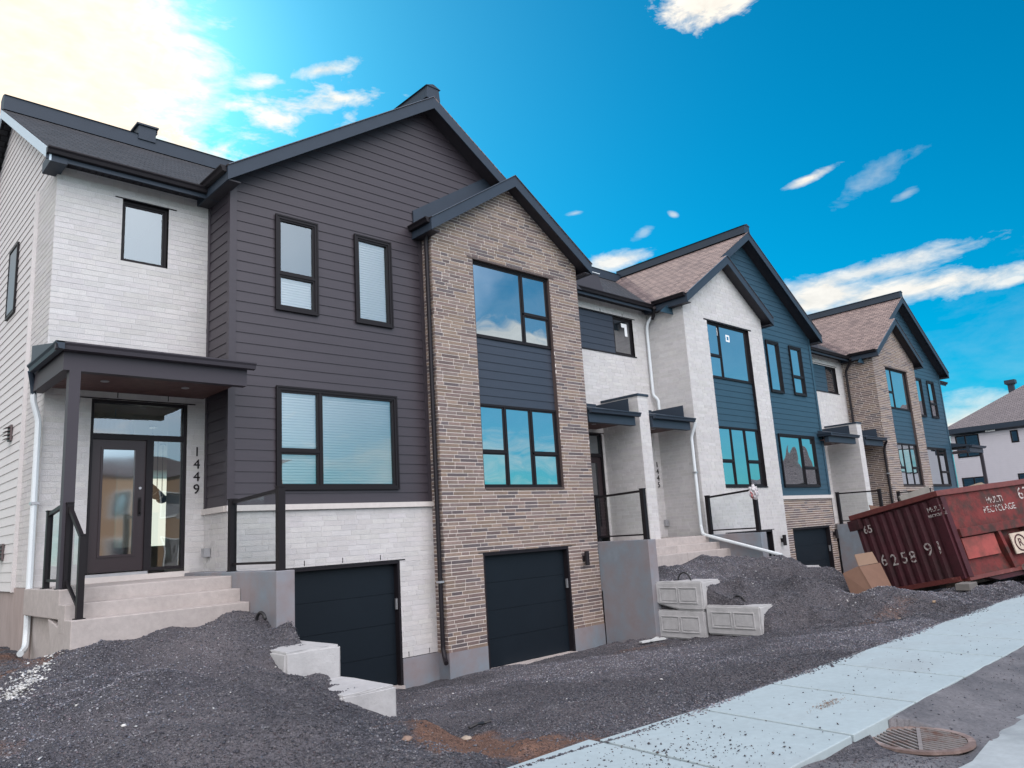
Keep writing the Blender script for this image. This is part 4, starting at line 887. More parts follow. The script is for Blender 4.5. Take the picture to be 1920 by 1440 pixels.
def fbm(x, y, seed=0, octs=((.9, .045), (2.4, .026), (5.3, .014), (12.7, .008))):
    r = np.random.default_rng(seed); o = np.zeros_like(x)
    for f, a in octs:
        for _ in range(5):
            th = r.random() * 6.28; ph = r.random() * 6.28; ff = f * (.7 + .6 * r.random()); o += a * .6 * np.sin(ff * 2 * (x * math.cos(th) + y * math.sin(th)) + ph + 1.3 * np.sin(ff * .7 * (x - y) + ph))
    return o
def rough_at(x, y): return np.where(y > 4.45, 1, .25) * sm(4.38, 4.8, np.where(y > 4.38, y, 9 * 0 + 9.0)) 
def GG(x, y): return G(x, y) + fbm(np.asarray(x, float), np.asarray(y, float), 3) * rough_at(np.asarray(x, float), np.asarray(y, float)) * np.where(np.asarray(y) < 2.95, .25, 1) * (1 - .65 * sm(5.0, 5.8, np.asarray(x, float)) * (1 - sm(13.2, 14.4, np.asarray(x, float))) * sm(4.4, 5, np.asarray(y, float)))
def grid_mesh(name, xs, ys, fn, m, seed=0):
    X, Yv = np.meshgrid(xs, ys, indexing='ij'); Z = fn(X, Yv); n0, n1 = X.shape
    v = np.stack([X, Yv, Z], -1).reshape(-1, 3); idx = np.arange(n0 * n1).reshape(n0, n1)
    f = np.stack([idx[:-1, :-1], idx[1:, :-1], idx[1:, 1:], idx[:-1, 1:]], -1).reshape(-1, 4)
    me = bpy.data.meshes.new(name); me.vertices.add(len(v)); me.vertices.foreach_set('co', v.ravel()); me.loops.add(f.size); me.loops.foreach_set('vertex_index', f.ravel())
    me.polygons.add(len(f)); me.polygons.foreach_set('loop_start', np.arange(0, f.size, 4)); me.polygons.foreach_set('use_smooth', np.ones(len(f), bool)); me.materials.append(m); me.update(); me.validate()
    o = bpy.data.objects.new(name, me); C.objects.link(o); return o
def ground_mat():
    M = bpy.data.materials.new('crushed_stone'); M.use_nodes = True; t = M.node_tree; n = t.nodes; l = t.links; b = n['Principled BSDF']; b.inputs['Roughness'].default_value = .9
    tcn = n.new('ShaderNodeTexCoord')
    def ramp(src, *st):
        r = n.new('ShaderNodeValToRGB'); e = r.color_ramp.elements; e[0].position, e[0].color = st[0][0], (*st[0][1], 1); e[1].position, e[1].color = st[-1][0], (*st[-1][1], 1)
        for p, c in st[1:-1]: q = e.new(p); q.color = (*c, 1)
        l.new(src, r.inputs[0]); return r.outputs[0]
    vo = n.new('ShaderNodeTexVoronoi'); vo.inputs['Scale'].default_value = 38; l.new(tcn.outputs['Object'], vo.inputs['Vector'])
    vo2 = n.new('ShaderNodeTexVoronoi'); vo2.inputs['Scale'].default_value = 90; l.new(tcn.outputs['Object'], vo2.inputs['Vector'])
    sep = n.new('ShaderNodeSeparateColor'); l.new(vo.outputs['Color'], sep.inputs[0])
    stone = ramp(sep.outputs[0], (0, (.035, .035, .043)), (.5, (.07, .07, .085)), (.9, (.12, .12, .135)), (.985, (.16, .15, .155)), (1, (.24, .24, .24)))
    def nse(s, d=6):
        x = n.new('ShaderNodeTexNoise'); x.inputs['Scale'].default_value = s; x.inputs['Detail'].default_value = d; x.inputs['Roughness'].default_value = .6; l.new(tcn.outputs['Object'], x.inputs['Vector']); return x.outputs['Fac']
    def mix(mode, f, a, c):
        x = n.new('ShaderNodeMix'); x.data_type = 'RGBA'; x.blend_type = mode
        if isinstance(f, float): x.inputs[0].default_value = f
        else: l.new(f, x.inputs[0])
        for i, v in ((6, a), (7, c)):
            if isinstance(v, tuple): x.inputs[i].default_value = (*v, 1)
            else: l.new(v, x.inputs[i])
        return x.outputs[2]
    dust = ramp(nse(.55), (.38, (0, 0, 0)), (.68, (.8, .8, .8)))
    base = mix('MIX', dust, stone, (.165, .15, .16))
    # brown soil where the position says so: beside the end house and by the pavement
    sx = n.new('ShaderNodeSeparateXYZ'); l.new(tcn.outputs['Object'], sx.inputs[0])
    def mth(op, a, bb, cl=False):
        x = n.new('ShaderNodeMath'); x.operation = op; x.use_clamp = cl
        for i, v in enumerate((a, bb)):
            if isinstance(v, (int, float)): x.inputs[i].default_value = v
            else: l.new(v, x.inputs[i])
        return x.outputs[0]
    wob = mth('MULTIPLY', mth('SUBTRACT', nse(1.8), .5), 2.2)
    def blob(cx, cy, rx, ry, k=2.5):
        dx = mth('MULTIPLY', mth('SUBTRACT', sx.outputs[0], cx), 1 / rx); dy = mth('MULTIPLY', mth('SUBTRACT', sx.outputs[1], cy), 1 / ry)
        r = mth('SQRT', mth('ADD', mth('MULTIPLY', dx, dx), mth('MULTIPLY', dy, dy)), 0); return mth('MULTIPLY', mth('ADD', mth('SUBTRACT', 1.0, r), wob), k, True)
    soil = ramp(nse(9), (.3, (.15, .075, .05)), (.7, (.27, .15, .10)))
    f = mth('MAXIMUM', blob(4.75, 5.45, .75, 1.05, 3.5), blob(1.2, 13.2, 1.7, 3.2)); f = mth('MAXIMUM', f, mth('MULTIPLY', blob(12.6, 10.0, 1.2, .35), .6)); f = mth('MAXIMUM', f, blob(-1.0, 8.2, 2.2, 2.4)); f = mth('MAXIMUM', f, mth('MULTIPLY', blob(14.5, 6.0, 1.8, .25), .5))
    base = mix('MIX', mth('MULTIPLY', f, .92), base, soil)
    l.new(base, b.inputs['Base Color'])
    bp = n.new('ShaderNodeBump'); bp.inputs['Distance'].default_value = .03; bp.inputs['Strength'].default_value = 1.0; l.new(vo.outputs['Distance'], bp.inputs['Height'])
    bp2 = n.new('ShaderNodeBump'); bp2.inputs['Distance'].default_value = .012; bp2.inputs['Strength'].default_value = 1.0; l.new(vo2.outputs['Distance'], bp2.inputs['Height']); l.new(bp.outputs[0], bp2.inputs['Normal']); l.new(bp2.outputs[0], b.inputs['Normal'])
    return M
GM = ground_mat()
xs = np.concatenate([np.linspace(-400, -12, 10), np.linspace(-11, -.2, 28), np.arange(0, 20, .085), np.linspace(20.1, 30, 60), np.linspace(30.5, 60, 50), np.linspace(65, 500, 14)])
ys = np.concatenate([np.linspace(-400, -5, 12), np.linspace(-4, 2.4, 14), np.arange(2.5, 14, .085), np.linspace(14.1, 24, 20), np.linspace(26, 500, 14)])
tag(grid_mesh('ground', xs, ys, GG, GM), kind='structure')
# pavement slabs, one sheet of cast slabs with open joints
PM = mat('pavement_concrete', (.39, .47, .49), .8, var=.07, vscale=14, bump=.02, bscale=70, var2=.10, v2scale=.9, color2=(.30, .34, .35), thr=(.5, .8))
s = MB(); x = -40.0
k = 0; x = 4.99 - 1.34 * 30
while x < 60:
    nx = x + 1.34; sk = .05
    yl = [(x + .006 + sk, 4.42), (nx - .006 + sk, 4.42)]
    ye = 4.41 if x > 5.2 else (4.50 if x > 4.0 else 4.58); s.hexa([(x + .020 - sk, 2.93, -.16), (nx - .020 - sk, 2.93, -.16), (nx - .020 + sk, 4.41 if x > 3.9 else ye, -.16), (x + .020 + sk, ye, -.16), (x + .020 - sk, 2.93, -.006), (nx - .020 - sk, 2.93, -.006), (nx - .020 + sk, 4.41 if x > 3.9 else ye, .006), (x + .020 + sk, ye, .006)]); x = nx
tag(s.build('pavement', PM, None, bevel=.008), kind='structure')
# street
RM = mat('dusty_asphalt', (.27, .30, .31), .8, var=.12, vscale=12, bump=.04, bscale=90, color2=(.40, .44, .45), v2scale=.8, thr=(.4, .6))
s = MB(); n = 160
pts = [(-40 + i * .75, 2.20 + .08 * math.sin(i * 1.7) + .06 * math.sin(i * .63 + 1)) for i in range(n)]
for (a, b), (c, d) in zip(pts, pts[1:]): s.face([(a, -7.5, -.128), (c, -7.5, -.128), (c, d, -.128), (a, b, -.128)])
tag(s.build('street', RM, None), kind='structure')
VG = mat('verge_asphalt', (.105, .105, .115), .9, var=.3, vscale=26, bump=.1, bscale=60, color2=(.19, .185, .195), v2scale=1.4, thr=(.4, .7))
def road_z(X, Y_): return np.where((X - 6.78) ** 2 + (Y_ - 2.62) ** 2 < .355 ** 2, -.48, road_z0(X, Y_))
def road_z0(X, Y_): return (np.interp(Y_, [1.3, 2.15, 2.5, 2.8, 2.925], [-.2, -.135, -.09, -.03, -.012]) - .10 * np.exp(-((X - 6.1) ** 2 / .35 + (Y_ - 2.9) ** 2 / .06)) - .05 * np.exp(-((X - 6.7) ** 2 / .35 + (Y_ - 2.6) ** 2 / .06)) + fbm(X, Y_, 9) * .22)
tag(grid_mesh('road_edge', np.concatenate([np.linspace(-30, 6.1, 361), np.arange(6.13, 7.5, .03), np.linspace(7.53, 60, 520)]), np.linspace(1.3, 2.925, 62), road_z, VG), kind='structure')

# scattered stones
def stones(name, n, sampler, size, cols, label_kind='stuff', flat=.65, lift=.25):
    x, y = sampler(n); n = len(x); z = GG(x, y); sz = rng.uniform(size[0], size[1], n) * rng.choice([1, 1, 1, 1.6], n)
    base = np.array([(1, 0, 0), (0, 1, 0), (-1, 0, 0), (0, -1, 0), (0, 0, 1), (0, 0, -1)], float)
    v = base[None] * sz[:, None, None] * rng.uniform(.55, 1.2, (n, 6, 1)); v[:, :, 2] *= flat
    a = rng.uniform(0, 6.28, n); t = rng.uniform(-.7, .7, n); ca, sa, ct, st = np.cos(a), np.sin(a), np.cos(t), np.sin(t)
    x1 = v[:, :, 0] * ct[:, None] - v[:, :, 2] * st[:, None]; z1 = v[:, :, 0] * st[:, None] + v[:, :, 2] * ct[:, None]; y1 = v[:, :, 1]
    v2 = np.stack([x1 * ca[:, None] - y1 * sa[:, None] + x[:, None], x1 * sa[:, None] + y1 * ca[:, None] + y[:, None], z1 + z[:, None] + sz[:, None] * lift], -1).reshape(-1, 3)
    tri = np.array([(0, 1, 4), (1, 2, 4), (2, 3, 4), (3, 0, 4), (1, 0, 5), (2, 1, 5), (3, 2, 5), (0, 3, 5)])
    f = (tri[None] + (np.arange(n) * 6)[:, None, None]).reshape(-1, 3)
    me = bpy.data.meshes.new(name); me.vertices.add(len(v2)); me.vertices.foreach_set('co', v2.ravel()); me.loops.add(f.size); me.loops.foreach_set('vertex_index', f.ravel().astype(np.int32))
    me.polygons.add(len(f)); me.polygons.foreach_set('loop_start', np.arange(0, f.size, 3)); me.materials.append(GR); me.update()
    pt_ = 1.12 + np.clip(fbm(x * .55, y * .55, 21) * 7, -.35, .55); pt_ = pt_[:, None] if name == 'gravel' else 1.0
    cc_ = pt_ * np.array(cols)[rng.integers(0, len(cols), n)] * rng.uniform(.8, 1.2, (n, 1)); cc_ = np.repeat(np.concatenate([cc_, np.ones((n, 1))], 1), 6, 0)
    ca_ = me.color_attributes.new('Col', 'FLOAT_COLOR', 'POINT'); ca_.data.foreach_set('color', cc_.ravel())
    o = bpy.data.objects.new(name, me); C.objects.link(o); return tag(o, kind=label_kind)
GREY = [(.055, .057, .072), (.06, .06, .075), (.08, .08, .095), (.10, .10, .115), (.13, .125, .14), (.05, .055, .07), (.17, .17, .185), (.20, .20, .21), (.11, .09, .10), (.09, .10, .125)]
def samp(x0, x1, y0, y1, avoid=True, pw=1.0):
    def f(n):
        x = rng.uniform(x0, x1, n); y = y0 + (y1 - y0) * rng.uniform(0, 1, n) ** pw
        ok = np.ones(n, bool)
        ok &= ~((x > 5.2) & (x < 14.0) & (y > 11.9)); ok &= ~((x > 2.6) & (x < 5.2) & (y > 10.7)); ok &= ~((x > 14.0) & (x < 18.6) & (y > 11.1)); ok &= ~((x > 18.6) & (y > 11.9)); ok &= ~((x > 4.9) & (x < 5.2) & (y > 9.9)); ok &= ~((x > 4.2) & (x < 5.3) & (y > 4.6) & (y < 6.2) & (rng.random(n) < .88)); ok &= ~((x > 13.95) & (x < 14.3) & (y > 10.5)); ok &= ~((x > 18.2) & (x < 18.6) & (y > 10.1))
        keep = sm(4.3, 4.7, y - .2 * (x < 5.3)) > rng.random(n); ok &= keep; return x[ok], y[ok]
    return f
o = stones('gravel', 150000, samp(-.5, 13.9, 4.35, 13.0, pw=1.4), (.004, .012), GREY)
o['label'] = 'loose dark crushed stone over the mound and driveway'
o = stones('gravel', 80000, samp(13.9, 20.5, 4.35, 11.8), (.006, .015), GREY)
o['label'] = 'loose dark crushed stone on the heap behind the concrete blocks'
def cl(cx, cy, sx_, sy_, rot=0):
    def f(n):
        a = rng.normal(0, sx_, n); b = rng.normal(0, sy_, n); return cx + a * math.cos(rot) - b * math.sin(rot), cy + a * math.sin(rot) + b * math.cos(rot)
    return f
WH = [(.6, .6, .58), (.5, .52, .52), (.42, .42, .4)]
o = stones('stone_chips', 520, cl(2.0, 9.9, .45, .09, 1.1), (.008, .022), WH, flat=.5); o['label'] = 'spill of white stone chips on the left of the gravel mound'
def many(n):
    xs_, ys_ = [], []
    for cx, cy, a, b, m_ in ((16.3, 9.6, .9, .25, 60), (16.2, 7.0, .5, .25, 70), (15.7, 6.2, .35, .12, 30), (17.0, 7.6, 1.0, .5, 60), (14.8, 10.2, .4, .3, 18), (12.3, 9.2, 1.6, .5, 60), (8, 8, 2.4, 1.5, 40), (3.5, 8.5, 1.4, 1.2, 26), (15.0, 8.7, .3, .1, 10)):
        xs_.append(rng.normal(cx, a, m_)); ys_.append(rng.normal(cy, b, m_))
    x, y = np.concatenate(xs_), np.concatenate(ys_); ok = (y > 4.8) & ~((x > 13.9) & (x < 14.9) & (y > 7.9)) & ~((x < 5.2) & (y > 10.5)) & (y < 11); return x[ok], y[ok]
o = stones('stone_chips', 0, many, (.006, .020), WH, flat=.5); o['label'] = 'scattered pale chips over the gravel'
def deb(n):
    x = np.concatenate([rng.uniform(4.2, 20, 260), rng.normal(5.0, .55, 520), rng.normal(8.5, 1.4, 80)]); y = np.concatenate([rng.uniform(3.0, 4.4, 260), rng.normal(3.7, .45, 520), rng.normal(3.5, .4, 80)])
    ok = (y > 2.97) & (y < 4.4) & (x > 3.6); return x[ok], y[ok]
_GG = GG
def smear(n): return rng.normal(7.15, .16, n), rng.normal(3.52, .035, n)
def GG(x, y): return np.zeros_like(x) + .003
def edge(n):
    x = rng.uniform(3.6, 22, n); y = 4.40 + .10 * np.clip(5.3 - x, 0, 1.3) - np.abs(rng.normal(0, .035, n)) * (1 + .8 * np.sin(x * 2.3)); return x, y
o = stones('gravel', 3500, edge, (.006, .014), GREY); o['label'] = 'dark stones spilled along the inner edge of the pavement'
o = stones('soil_crumbs', 190, smear, (.003, .009), [(.24, .17, .13), (.3, .22, .17)], flat=.3); o['label'] = 'small smear of brown soil on a pavement slab'
o = stones('gravel_crumbs', 0, deb, (.003, .010), [(.05, .05, .06), (.09, .085, .09), (.07, .05, .045)], flat=.5); o['label'] = 'dark crumbs of stone strewn on the pavement'
GG = road_z0
def onroad(n):
    x = np.concatenate([rng.uniform(4.5, 20, n // 2), rng.normal(6.0, .5, n // 2)]); y = rng.uniform(2.2, 2.92, len(x)) ; ok = ((x - 6.78) ** 2 + (y - 2.62) ** 2 > .43 ** 2); return x[ok], y[ok]
o = stones('road_grit', 2600, onroad, (.003, .010), GREY, flat=.5); o['label'] = 'loose grit on the rough road edge beside the pavement'
GG = _GG
# ================================================================== retaining blocks with lifting loops
def block(x0, x1, y0, y1, z0, z1, face, label, seed=0, chip=False, loop=True):
    """lock block; face -1 shows moulded panels on its -X side, +1 on its +X side"""
    R = random.Random(seed); e = empty('concrete_block', ((x0 + x1) / 2, (y0 + y1) / 2, z0), label, 'concrete block', 'concrete retaining blocks')
    bm = bmesh.new(); bmesh.ops.create_cube(bm, size=1)
    for v in bm.verts: v.co = Vector(((v.co.x) * (x1 - x0), v.co.y * (y1 - y0), (v.co.z + .5) * (z1 - z0)))
    bmesh.ops.bevel(bm, geom=bm.edges[:], offset=.03, segments=2, affect='EDGES')
    bmesh.ops.subdivide_edges(bm, edges=bm.edges[:], cuts=3, use_grid_fill=True)
    for v in bm.verts:
        v.co += Vector((R.uniform(-1, 1), R.uniform(-1, 1), R.uniform(-1, 1))) * .004
        if chip and v.co.z < .16 and v.co.y > (y1 - y0) / 2 - .42: v.co.z += .12 * min(1, (v.co.y - (y1 - y0) / 2 + .42) / .2)
    me = bpy.data.meshes.new('block_body'); bm.to_mesh(me); bm.free(); me.materials.append(BLK)
    ca = me.color_attributes.new('Col', 'FLOAT_COLOR', 'POINT'); ca.data.foreach_set('color', [1.0] * (4 * len(me.vertices)))
    o = bpy.data.objects.new('block_body', me); C.objects.link(o); o.parent = e
    X = (x0 if face < 0 else x1); s = face; L = y1 - y0; h = z1 - z0
    p = MB()
    for a, b in ((y0 + .13, y0 + L / 2 - .02), (y0 + L / 2 + .02, y1 - .13)):
        za, zb = z0 + .14, z1 - .12; t = .022
        for q in ((a, b, za, za + t), (a, b, zb - t, zb), (a, a + t, za + t, zb - t), (b - t, b, za + t, zb - t)): p.box(min(X, X + s * .022), max(X, X + s * .022), q[0], q[1], q[2], q[3])
        p.box(min(X, X + s * .012), max(X, X + s * .012), a + .05, b - .05, za + .05, zb - .05)
    p.build('moulded_panel', BLK, e, bevel=.006)
    if loop:
        l = MB(); ym = (y0 + y1) / 2; xm = (x0 + x1) / 2 - .08
        l.tube([(xm, ym + .17 * math.cos(t), z1 - .05 + .22 * math.sin(t)) for t in np.linspace(-.1, math.pi + .1, 14)], .017, 8); l.build('lifting_loop', RUB, e, smooth=True)
    return e
block(14.12, 14.85, 9.38, 10.60, -.09, .50, -1, 'upper panelled concrete block, chipped at its lower corner, on top of the other blocks', 1, chip=True)
block(14.12, 14.85, 9.39, 10.62, -.69, -.095, -1, 'lower left panelled concrete block against the grey stair wall', 2, loop=False)
block(14.14, 14.90, 8.12, 9.36, -.56, .02, -1, 'lower right panelled concrete block at the foot of the gravel heap', 3)
block(4.45, 5.20, 8.79, 9.90, -.2, .50, 1, 'larger pale block end half buried in the gravel beside the first garage', 4, loop=False)
block(4.5, 5.20, 7.60, 8.77, -.5, .13, 1, 'smaller low block end showing nearest the camera on the gravel mound edge', 5, loop=False)
block(18.0, 18.62, 8.9, 10.0, -.2, .52, 1, 'block mostly buried at the crest of the far heap with its loop showing', 6)
block(18.1, 18.66, 7.65, 8.87, -.5, .10, 1, 'pale broken block corner in front of the far teal garage door', 7, loop=False)
l = MB(); l.tube([(4.72, 10.0 + .16 * math.cos(t), .70 + .2 * math.sin(t)) for t in np.linspace(.0, math.pi * .8, 12)], .022, 8)
tag(l.build('cable_loop', RUB, None, smooth=True), 'black cable loop sticking out of the gravel at the stair wall of 1449', 'cable loop')

# ================================================================== storm drain
gx, gy, gz = 0.0, 0.0, 0.0
e = empty('storm_drain', (6.78, 2.62, -.105), 'round rusty cast iron drain grate sunk in the road edge', 'drain grate')
GMX = Matrix.Translation((6.78, 2.62, -.115)) @ Matrix.Scale(.98, 4)
r = MB(); seg = 48
for k in range(seg):
    a0, a1 = 2 * math.pi * k / seg, 2 * math.pi * (k + 1) / seg
    for (ra, za, rb, zb) in ((.40, .0, .40, .022), (.40, .022, .345, .022), (.345, .022, .345, -.03)):
        r.face([(gx + ra * math.cos(a0), gy + ra * math.sin(a0), gz + za), (gx + ra * math.cos(a1), gy + ra * math.sin(a1), gz + za), (gx + rb * math.cos(a1), gy + rb * math.sin(a1), gz + zb), (gx + rb * math.cos(a0), gy + rb * math.sin(a0), gz + zb)])
r.build('ring', RUST, e, xf=GMX)
r = MB(); pv = Vector((-.36, .933)); 
for half, dv in ((1, Vector((-.55, -.83))), (-1, Vector((-.12, -.99)))):
    dv.normalize(); nv = Vector((-dv.y, dv.x))
    for i in range(-16, 17):
        t = i * .055; ts = [k * .006 for k in range(-60, 61) if (dv * (k * .006) + nv * t).length < .345 and (dv * (k * .006) + nv * t).dot(pv) * half > .012]
        if len(ts) > 6:
            a_ = dv * ts[0] + nv * t; b_ = dv * ts[-1] + nv * t; r.bar((a_.x, a_.y, .012), (b_.x, b_.y, .012), .022, .010)
r.bar((-.933 * .34, -.36 * .34, .010), (.933 * .34, .36 * .34, .010), .03, .026)
r.build('grate', mat('grate_iron', (.24, .215, .205), .7, var=.2, vscale=12, color2=(.16, .09, .07), v2scale=6, thr=(.5, .65)), e, xf=GMX)
r = MB(); r.tube([(gx, gy, gz - .02), (gx, gy, gz - .3)], .345, 32); r.build('pit', mat('pit_dark', (.01, .01, .01), .9), e, xf=GMX)

# ================================================================== dumpster
da, db, dc = -.343, .172, .058; dB = Vector((18.085, 5.492, .083))
Lx = Vector((math.cos(da) * math.cos(dc), math.sin(da) * math.cos(dc), math.sin(dc))); W0 = Vector((-math.sin(da), math.cos(da), 0)); U0 = Lx.cross(W0)
Wy = W0 * math.cos(db) - U0 * math.sin(db); Uz = U0 * math.cos(db) + W0 * math.sin(db)
DM = Matrix.Identity(4)
for i in range(3): DM[i][0] = Lx[i]; DM[i][1] = Wy[i]; DM[i][2] = Uz[i]; DM[i][3] = dB[i]
DU = empty('dumpster', tuple(dB), 'large worn red roll-off dumpster with ribbed end tilted behind the gravel heap', 'dumpster')
Ld, Wd, Hd = 6.4, 2.4, 2.0
b = MB(); t = .04; z0 = .18
b.box(0, t, 0, Wd, z0, Hd - .1); b.box(Ld - t, Ld, 0, Wd, z0, Hd - .1); b.box(t, Ld - t, Wd - t, Wd, z0, Hd - .1); b.box(t, Ld - t, 0, t, 1.12, Hd - .1); b.box(t, Ld - t, t, Wd - t, z0, z0 + .05)
b.hexa([(t, .02, z0), (Ld - t, .02, z0), (Ld - t, .06, z0), (t, .06, z0), (t, .10, 1.12), (Ld - t, .10, 1.12), (Ld - t, .14, 1.12), (t, .14, 1.12)], 1)
b.build('body', [REDD, RED], DU, xf=DM)
b = MB(); b.box(t + .005, Ld - t, -.006, -.001, 1.12, Hd - .1); b.build('side_panel', RED, DU, xf=DM)
for i in range(10):
    r = MB(); y = .14 + i * .235; r.hexa([(-.06, y, z0 + .04), (.0, y - .05, z0 + .04), (.0, y + .13, z0 + .04), (-.06, y + .08, z0 + .04), (-.06, y, Hd - .14), (.0, y - .05, Hd - .14), (.0, y + .13, Hd - .14), (-.06, y + .08, Hd - .14)]); r.build('rib', REDD, DU, xf=DM)
r = MB(); r.box(-.09, Ld + .05, -.07, .06, Hd - .1, Hd + .02); r.box(-.09, .05, .06, Wd + .05, Hd - .1, Hd + .02); r.box(.05, Ld + .05, Wd - .05, Wd + .05, Hd - .1, Hd + .02); r.build('top_rail', mat('rail_red', (.13, .03, .026), .6, var=.25, vscale=7, color2=(.3, .12, .1), v2scale=5, thr=(.6, .8)), DU, xf=DM, bevel=.01)
r = MB(); r.box(-.07, .0, .0, .16, z0 - .02, Hd - .12); r.box(.0, .14, -.05, -.008, z0 - .02, Hd - .12); r.build('corner_post', REDD, DU, xf=DM)
r = MB(); r.box(.16, Ld, -.10, -.008, .98, 1.16); r.build('belt_rail', RED, DU, xf=DM, bevel=.01)
r = MB(); r.box(-.10, .0, .1, Wd, z0 - .06, z0 + .04); r.box(.0, Ld, -.05, .1, z0 - .08, z0 + .0); r.build('bottom_rail', mat('rail_red', (0, 0, 0)), DU, xf=DM)
for i in range(6):
    r = MB(); x = 1.45 + i * .95; r.hexa([(x, -.08, z0), (x + .09, -.08, z0), (x + .09, .02, z0), (x, .02, z0), (x - .12, -.085, .98), (x - .03, -.085, .98), (x - .03, .1, .98), (x - .12, .1, .98)]); r.build('side_post', RED, DU, xf=DM)
r = MB(); r.box(.20, 1.26, -.03, .03, .52, .96); pp = r.build('patch_plate', mat('patch_red', (.30, .055, .045), .6, var=.2, vscale=5, color2=(.18, .04, .03), v2scale=3), DU, xf=DM)
for y in (.55, 1.75):
    r = MB(); r.box(.1, Ld - .2, y, y + .1, .0, z0 - .02); r.build('skid', RUST, DU, xf=DM)
r = MB(); r.hexa([(.9, -.02, .0), (1.75, -.02, .0), (1.75, .14, .0), (.9, .14, .0), (.6, -.02, z0 - .09), (1.8, -.02, z0 - .09), (1.8, .14, z0 - .09), (.6, .14, z0 - .09)]); r.build('skid_shoe', REDD, DU, xf=DM)
r = MB(); r.tube([(1.7, -.12, .14), (2.05, -.12, .14)], .075, 14); r.build('roller', RUST, DU, xf=DM)
r = MB(); r.tube([(2.2 + .09 * math.cos(t), -.1, .28 + .12 * math.sin(t)) for t in np.linspace(0, math.pi * 1.2, 10)], .018, 6); r.build('tie_hook', RUST, DU, xf=DM)
r = MB(); r.box(-.16, -.02, Wd - .25, Wd + .08, Hd - .35, Hd - .11); r.build('end_bracket', REDD, DU, xf=DM)
def dtext(body, size, p, end=True, m=PAINTW, al='CENTER', sp=1.0):
    o_ = DM @ Vector(p)
    if end: ux, uz = -Wy, Uz
    else: ux, uz = Lx, Uz
    return text('painted_marking', body, size, o_, ux, uz, .003, m, DU, al and sp or 1.0, al)
dtext('65', .26, (-.075, 2.02, 1.60)); dtext('6', .36, (-.068, 1.86, .84)); dtext('2', .36, (-.068, 1.58, .80)); dtext('5', .36, (-.068, 1.30, .80)); dtext('8', .36, (-.068, 1.07, .78)); dtext('9', .40, (-.068, .62, .86)); dtext('1', .42, (-.068, .35, .84))
dtext('MULTI', .15, (-.078, .10, 1.66)); dtext('RECYCLAGE', .085, (-.078, .10, 1.53))
dtext('MULTI', .20, (1.72, -.012, 1.66), False); dtext('RECYCLAGE', .20, (1.78, -.012, 1.46), False); dtext('63', .38, (2.75, -.012, 1.70), False)
r = MB(); r.box(1.62, 2.12, -.115, -.088, .44, .88); st_ = r.build('sticker', mat('sticker_cream', (.5, .42, .34), .8, var=.25, vscale=9), DU, xf=DM)
r = MB(); r.tube([(1.87 + .17 * math.cos(t), -.118, .66 + .17 * math.sin(t)) for t in np.linspace(0, 2 * math.pi, 25)], .016, 6); rr = r.build('sticker_ring', REDD, st_, xf=DM); dtext('R', .24, (1.87, -.12, .66), False, REDD)
# things in and under it
r = MB(); r.hexa([(1.75, .5, Hd - .3), (3.2, .5, Hd - .3), (3.2, 1.6, Hd - .3), (1.75, 1.6, Hd - .3), (2.2, .8, Hd + .14), (2.7, .8, Hd + .2), (2.8, 1.2, Hd + .16), (2.2, 1.2, Hd + .1)]); tag(r.build('rubble_sack', mat('sack_tan', (.22, .17, .12), .9, var=.25, vscale=8), None, xf=DM, bevel=.05), 'tan sack of rubble poking over the long rim of the dumpster', 'sack')
r = MB(); r.hexa([(.3, 1.1, Hd - .3), (1.2, 1.1, Hd - .3), (1.2, 1.14, Hd - .3), (.3, 1.14, Hd - .3), (.2, 1.1, Hd + .16), (1.2, 1.05, Hd + .30), (1.2, 1.10, Hd + .30), (.2, 1.14, Hd + .16)]); tag(r.build('cardboard_sheet', mat('grey_board', (.2, .19, .17), .9, var=.2), None, xf=DM), 'grey board leaning above the ribbed end of the dumpster', 'cardboard')
r = MB(); r.hexa([(.1, 1.9, Hd - .3), (.5, 1.95, Hd - .3), (.5, 1.97, Hd - .3), (.1, 1.92, Hd - .3), (.1, 1.9, Hd + .15), (.5, 1.95, Hd + .08), (.5, 1.97, Hd + .08), (.1, 1.92, Hd + .15)]); tag(r.build('cardboard_flap', CARD, None, xf=DM), 'small brown cardboard flap standing up at the far corner of the dumpster', 'cardboard')
c0 = DM @ Vector((.15, .1, 0)); gz_ = float(GG(np.array([17.9]), np.array([5.5]))[0])
r = MB(); r.box(17.55, 18.05, 5.35, 5.62, gz_ - .05, .17); tag(r.build('timber_block', mat('old_timber', (.16, .15, .14), .9, var=.2), None, bevel=.01), 'grey block propping the near corner of the dumpster', 'timber block')
# cardboard box leaning beside the dumpster
cb = empty('cardboard_box', (18.9, 7.6, 0), 'open brown cardboard box tipped against the ribbed end of the dumpster', 'cardboard box')
BX = Matrix.Translation((-1.25, -.50, .00)) @ Matrix.Scale(.94, 4)
r = MB(); by = 7.75
def q(x, z, y=0): return (x, by + y, z)
r.hexa([(18.85, by, .02), (19.55, by - .15, -.02), (19.55, by - .10, -.02), (18.85, by + .05, .02), (19.02, by + .35, .64), (19.82, by + .2, .66), (19.82, by + .24, .66), (19.02, by + .39, .64)]); r.build('front_panel', CARD, cb, xf=BX)
r = MB(); r.hexa([(19.02, by + .355, .65), (19.74, by + .21, .67), (19.74, by + .225, .67), (19.02, by + .37, .65), (19.04, by + .42, .90), (19.72, by + .3, .92), (19.72, by + .315, .92), (19.04, by + .435, .90)]); r.build('flap', mat('cardboard_inner', (.25, .165, .115), .85), cb, xf=BX)
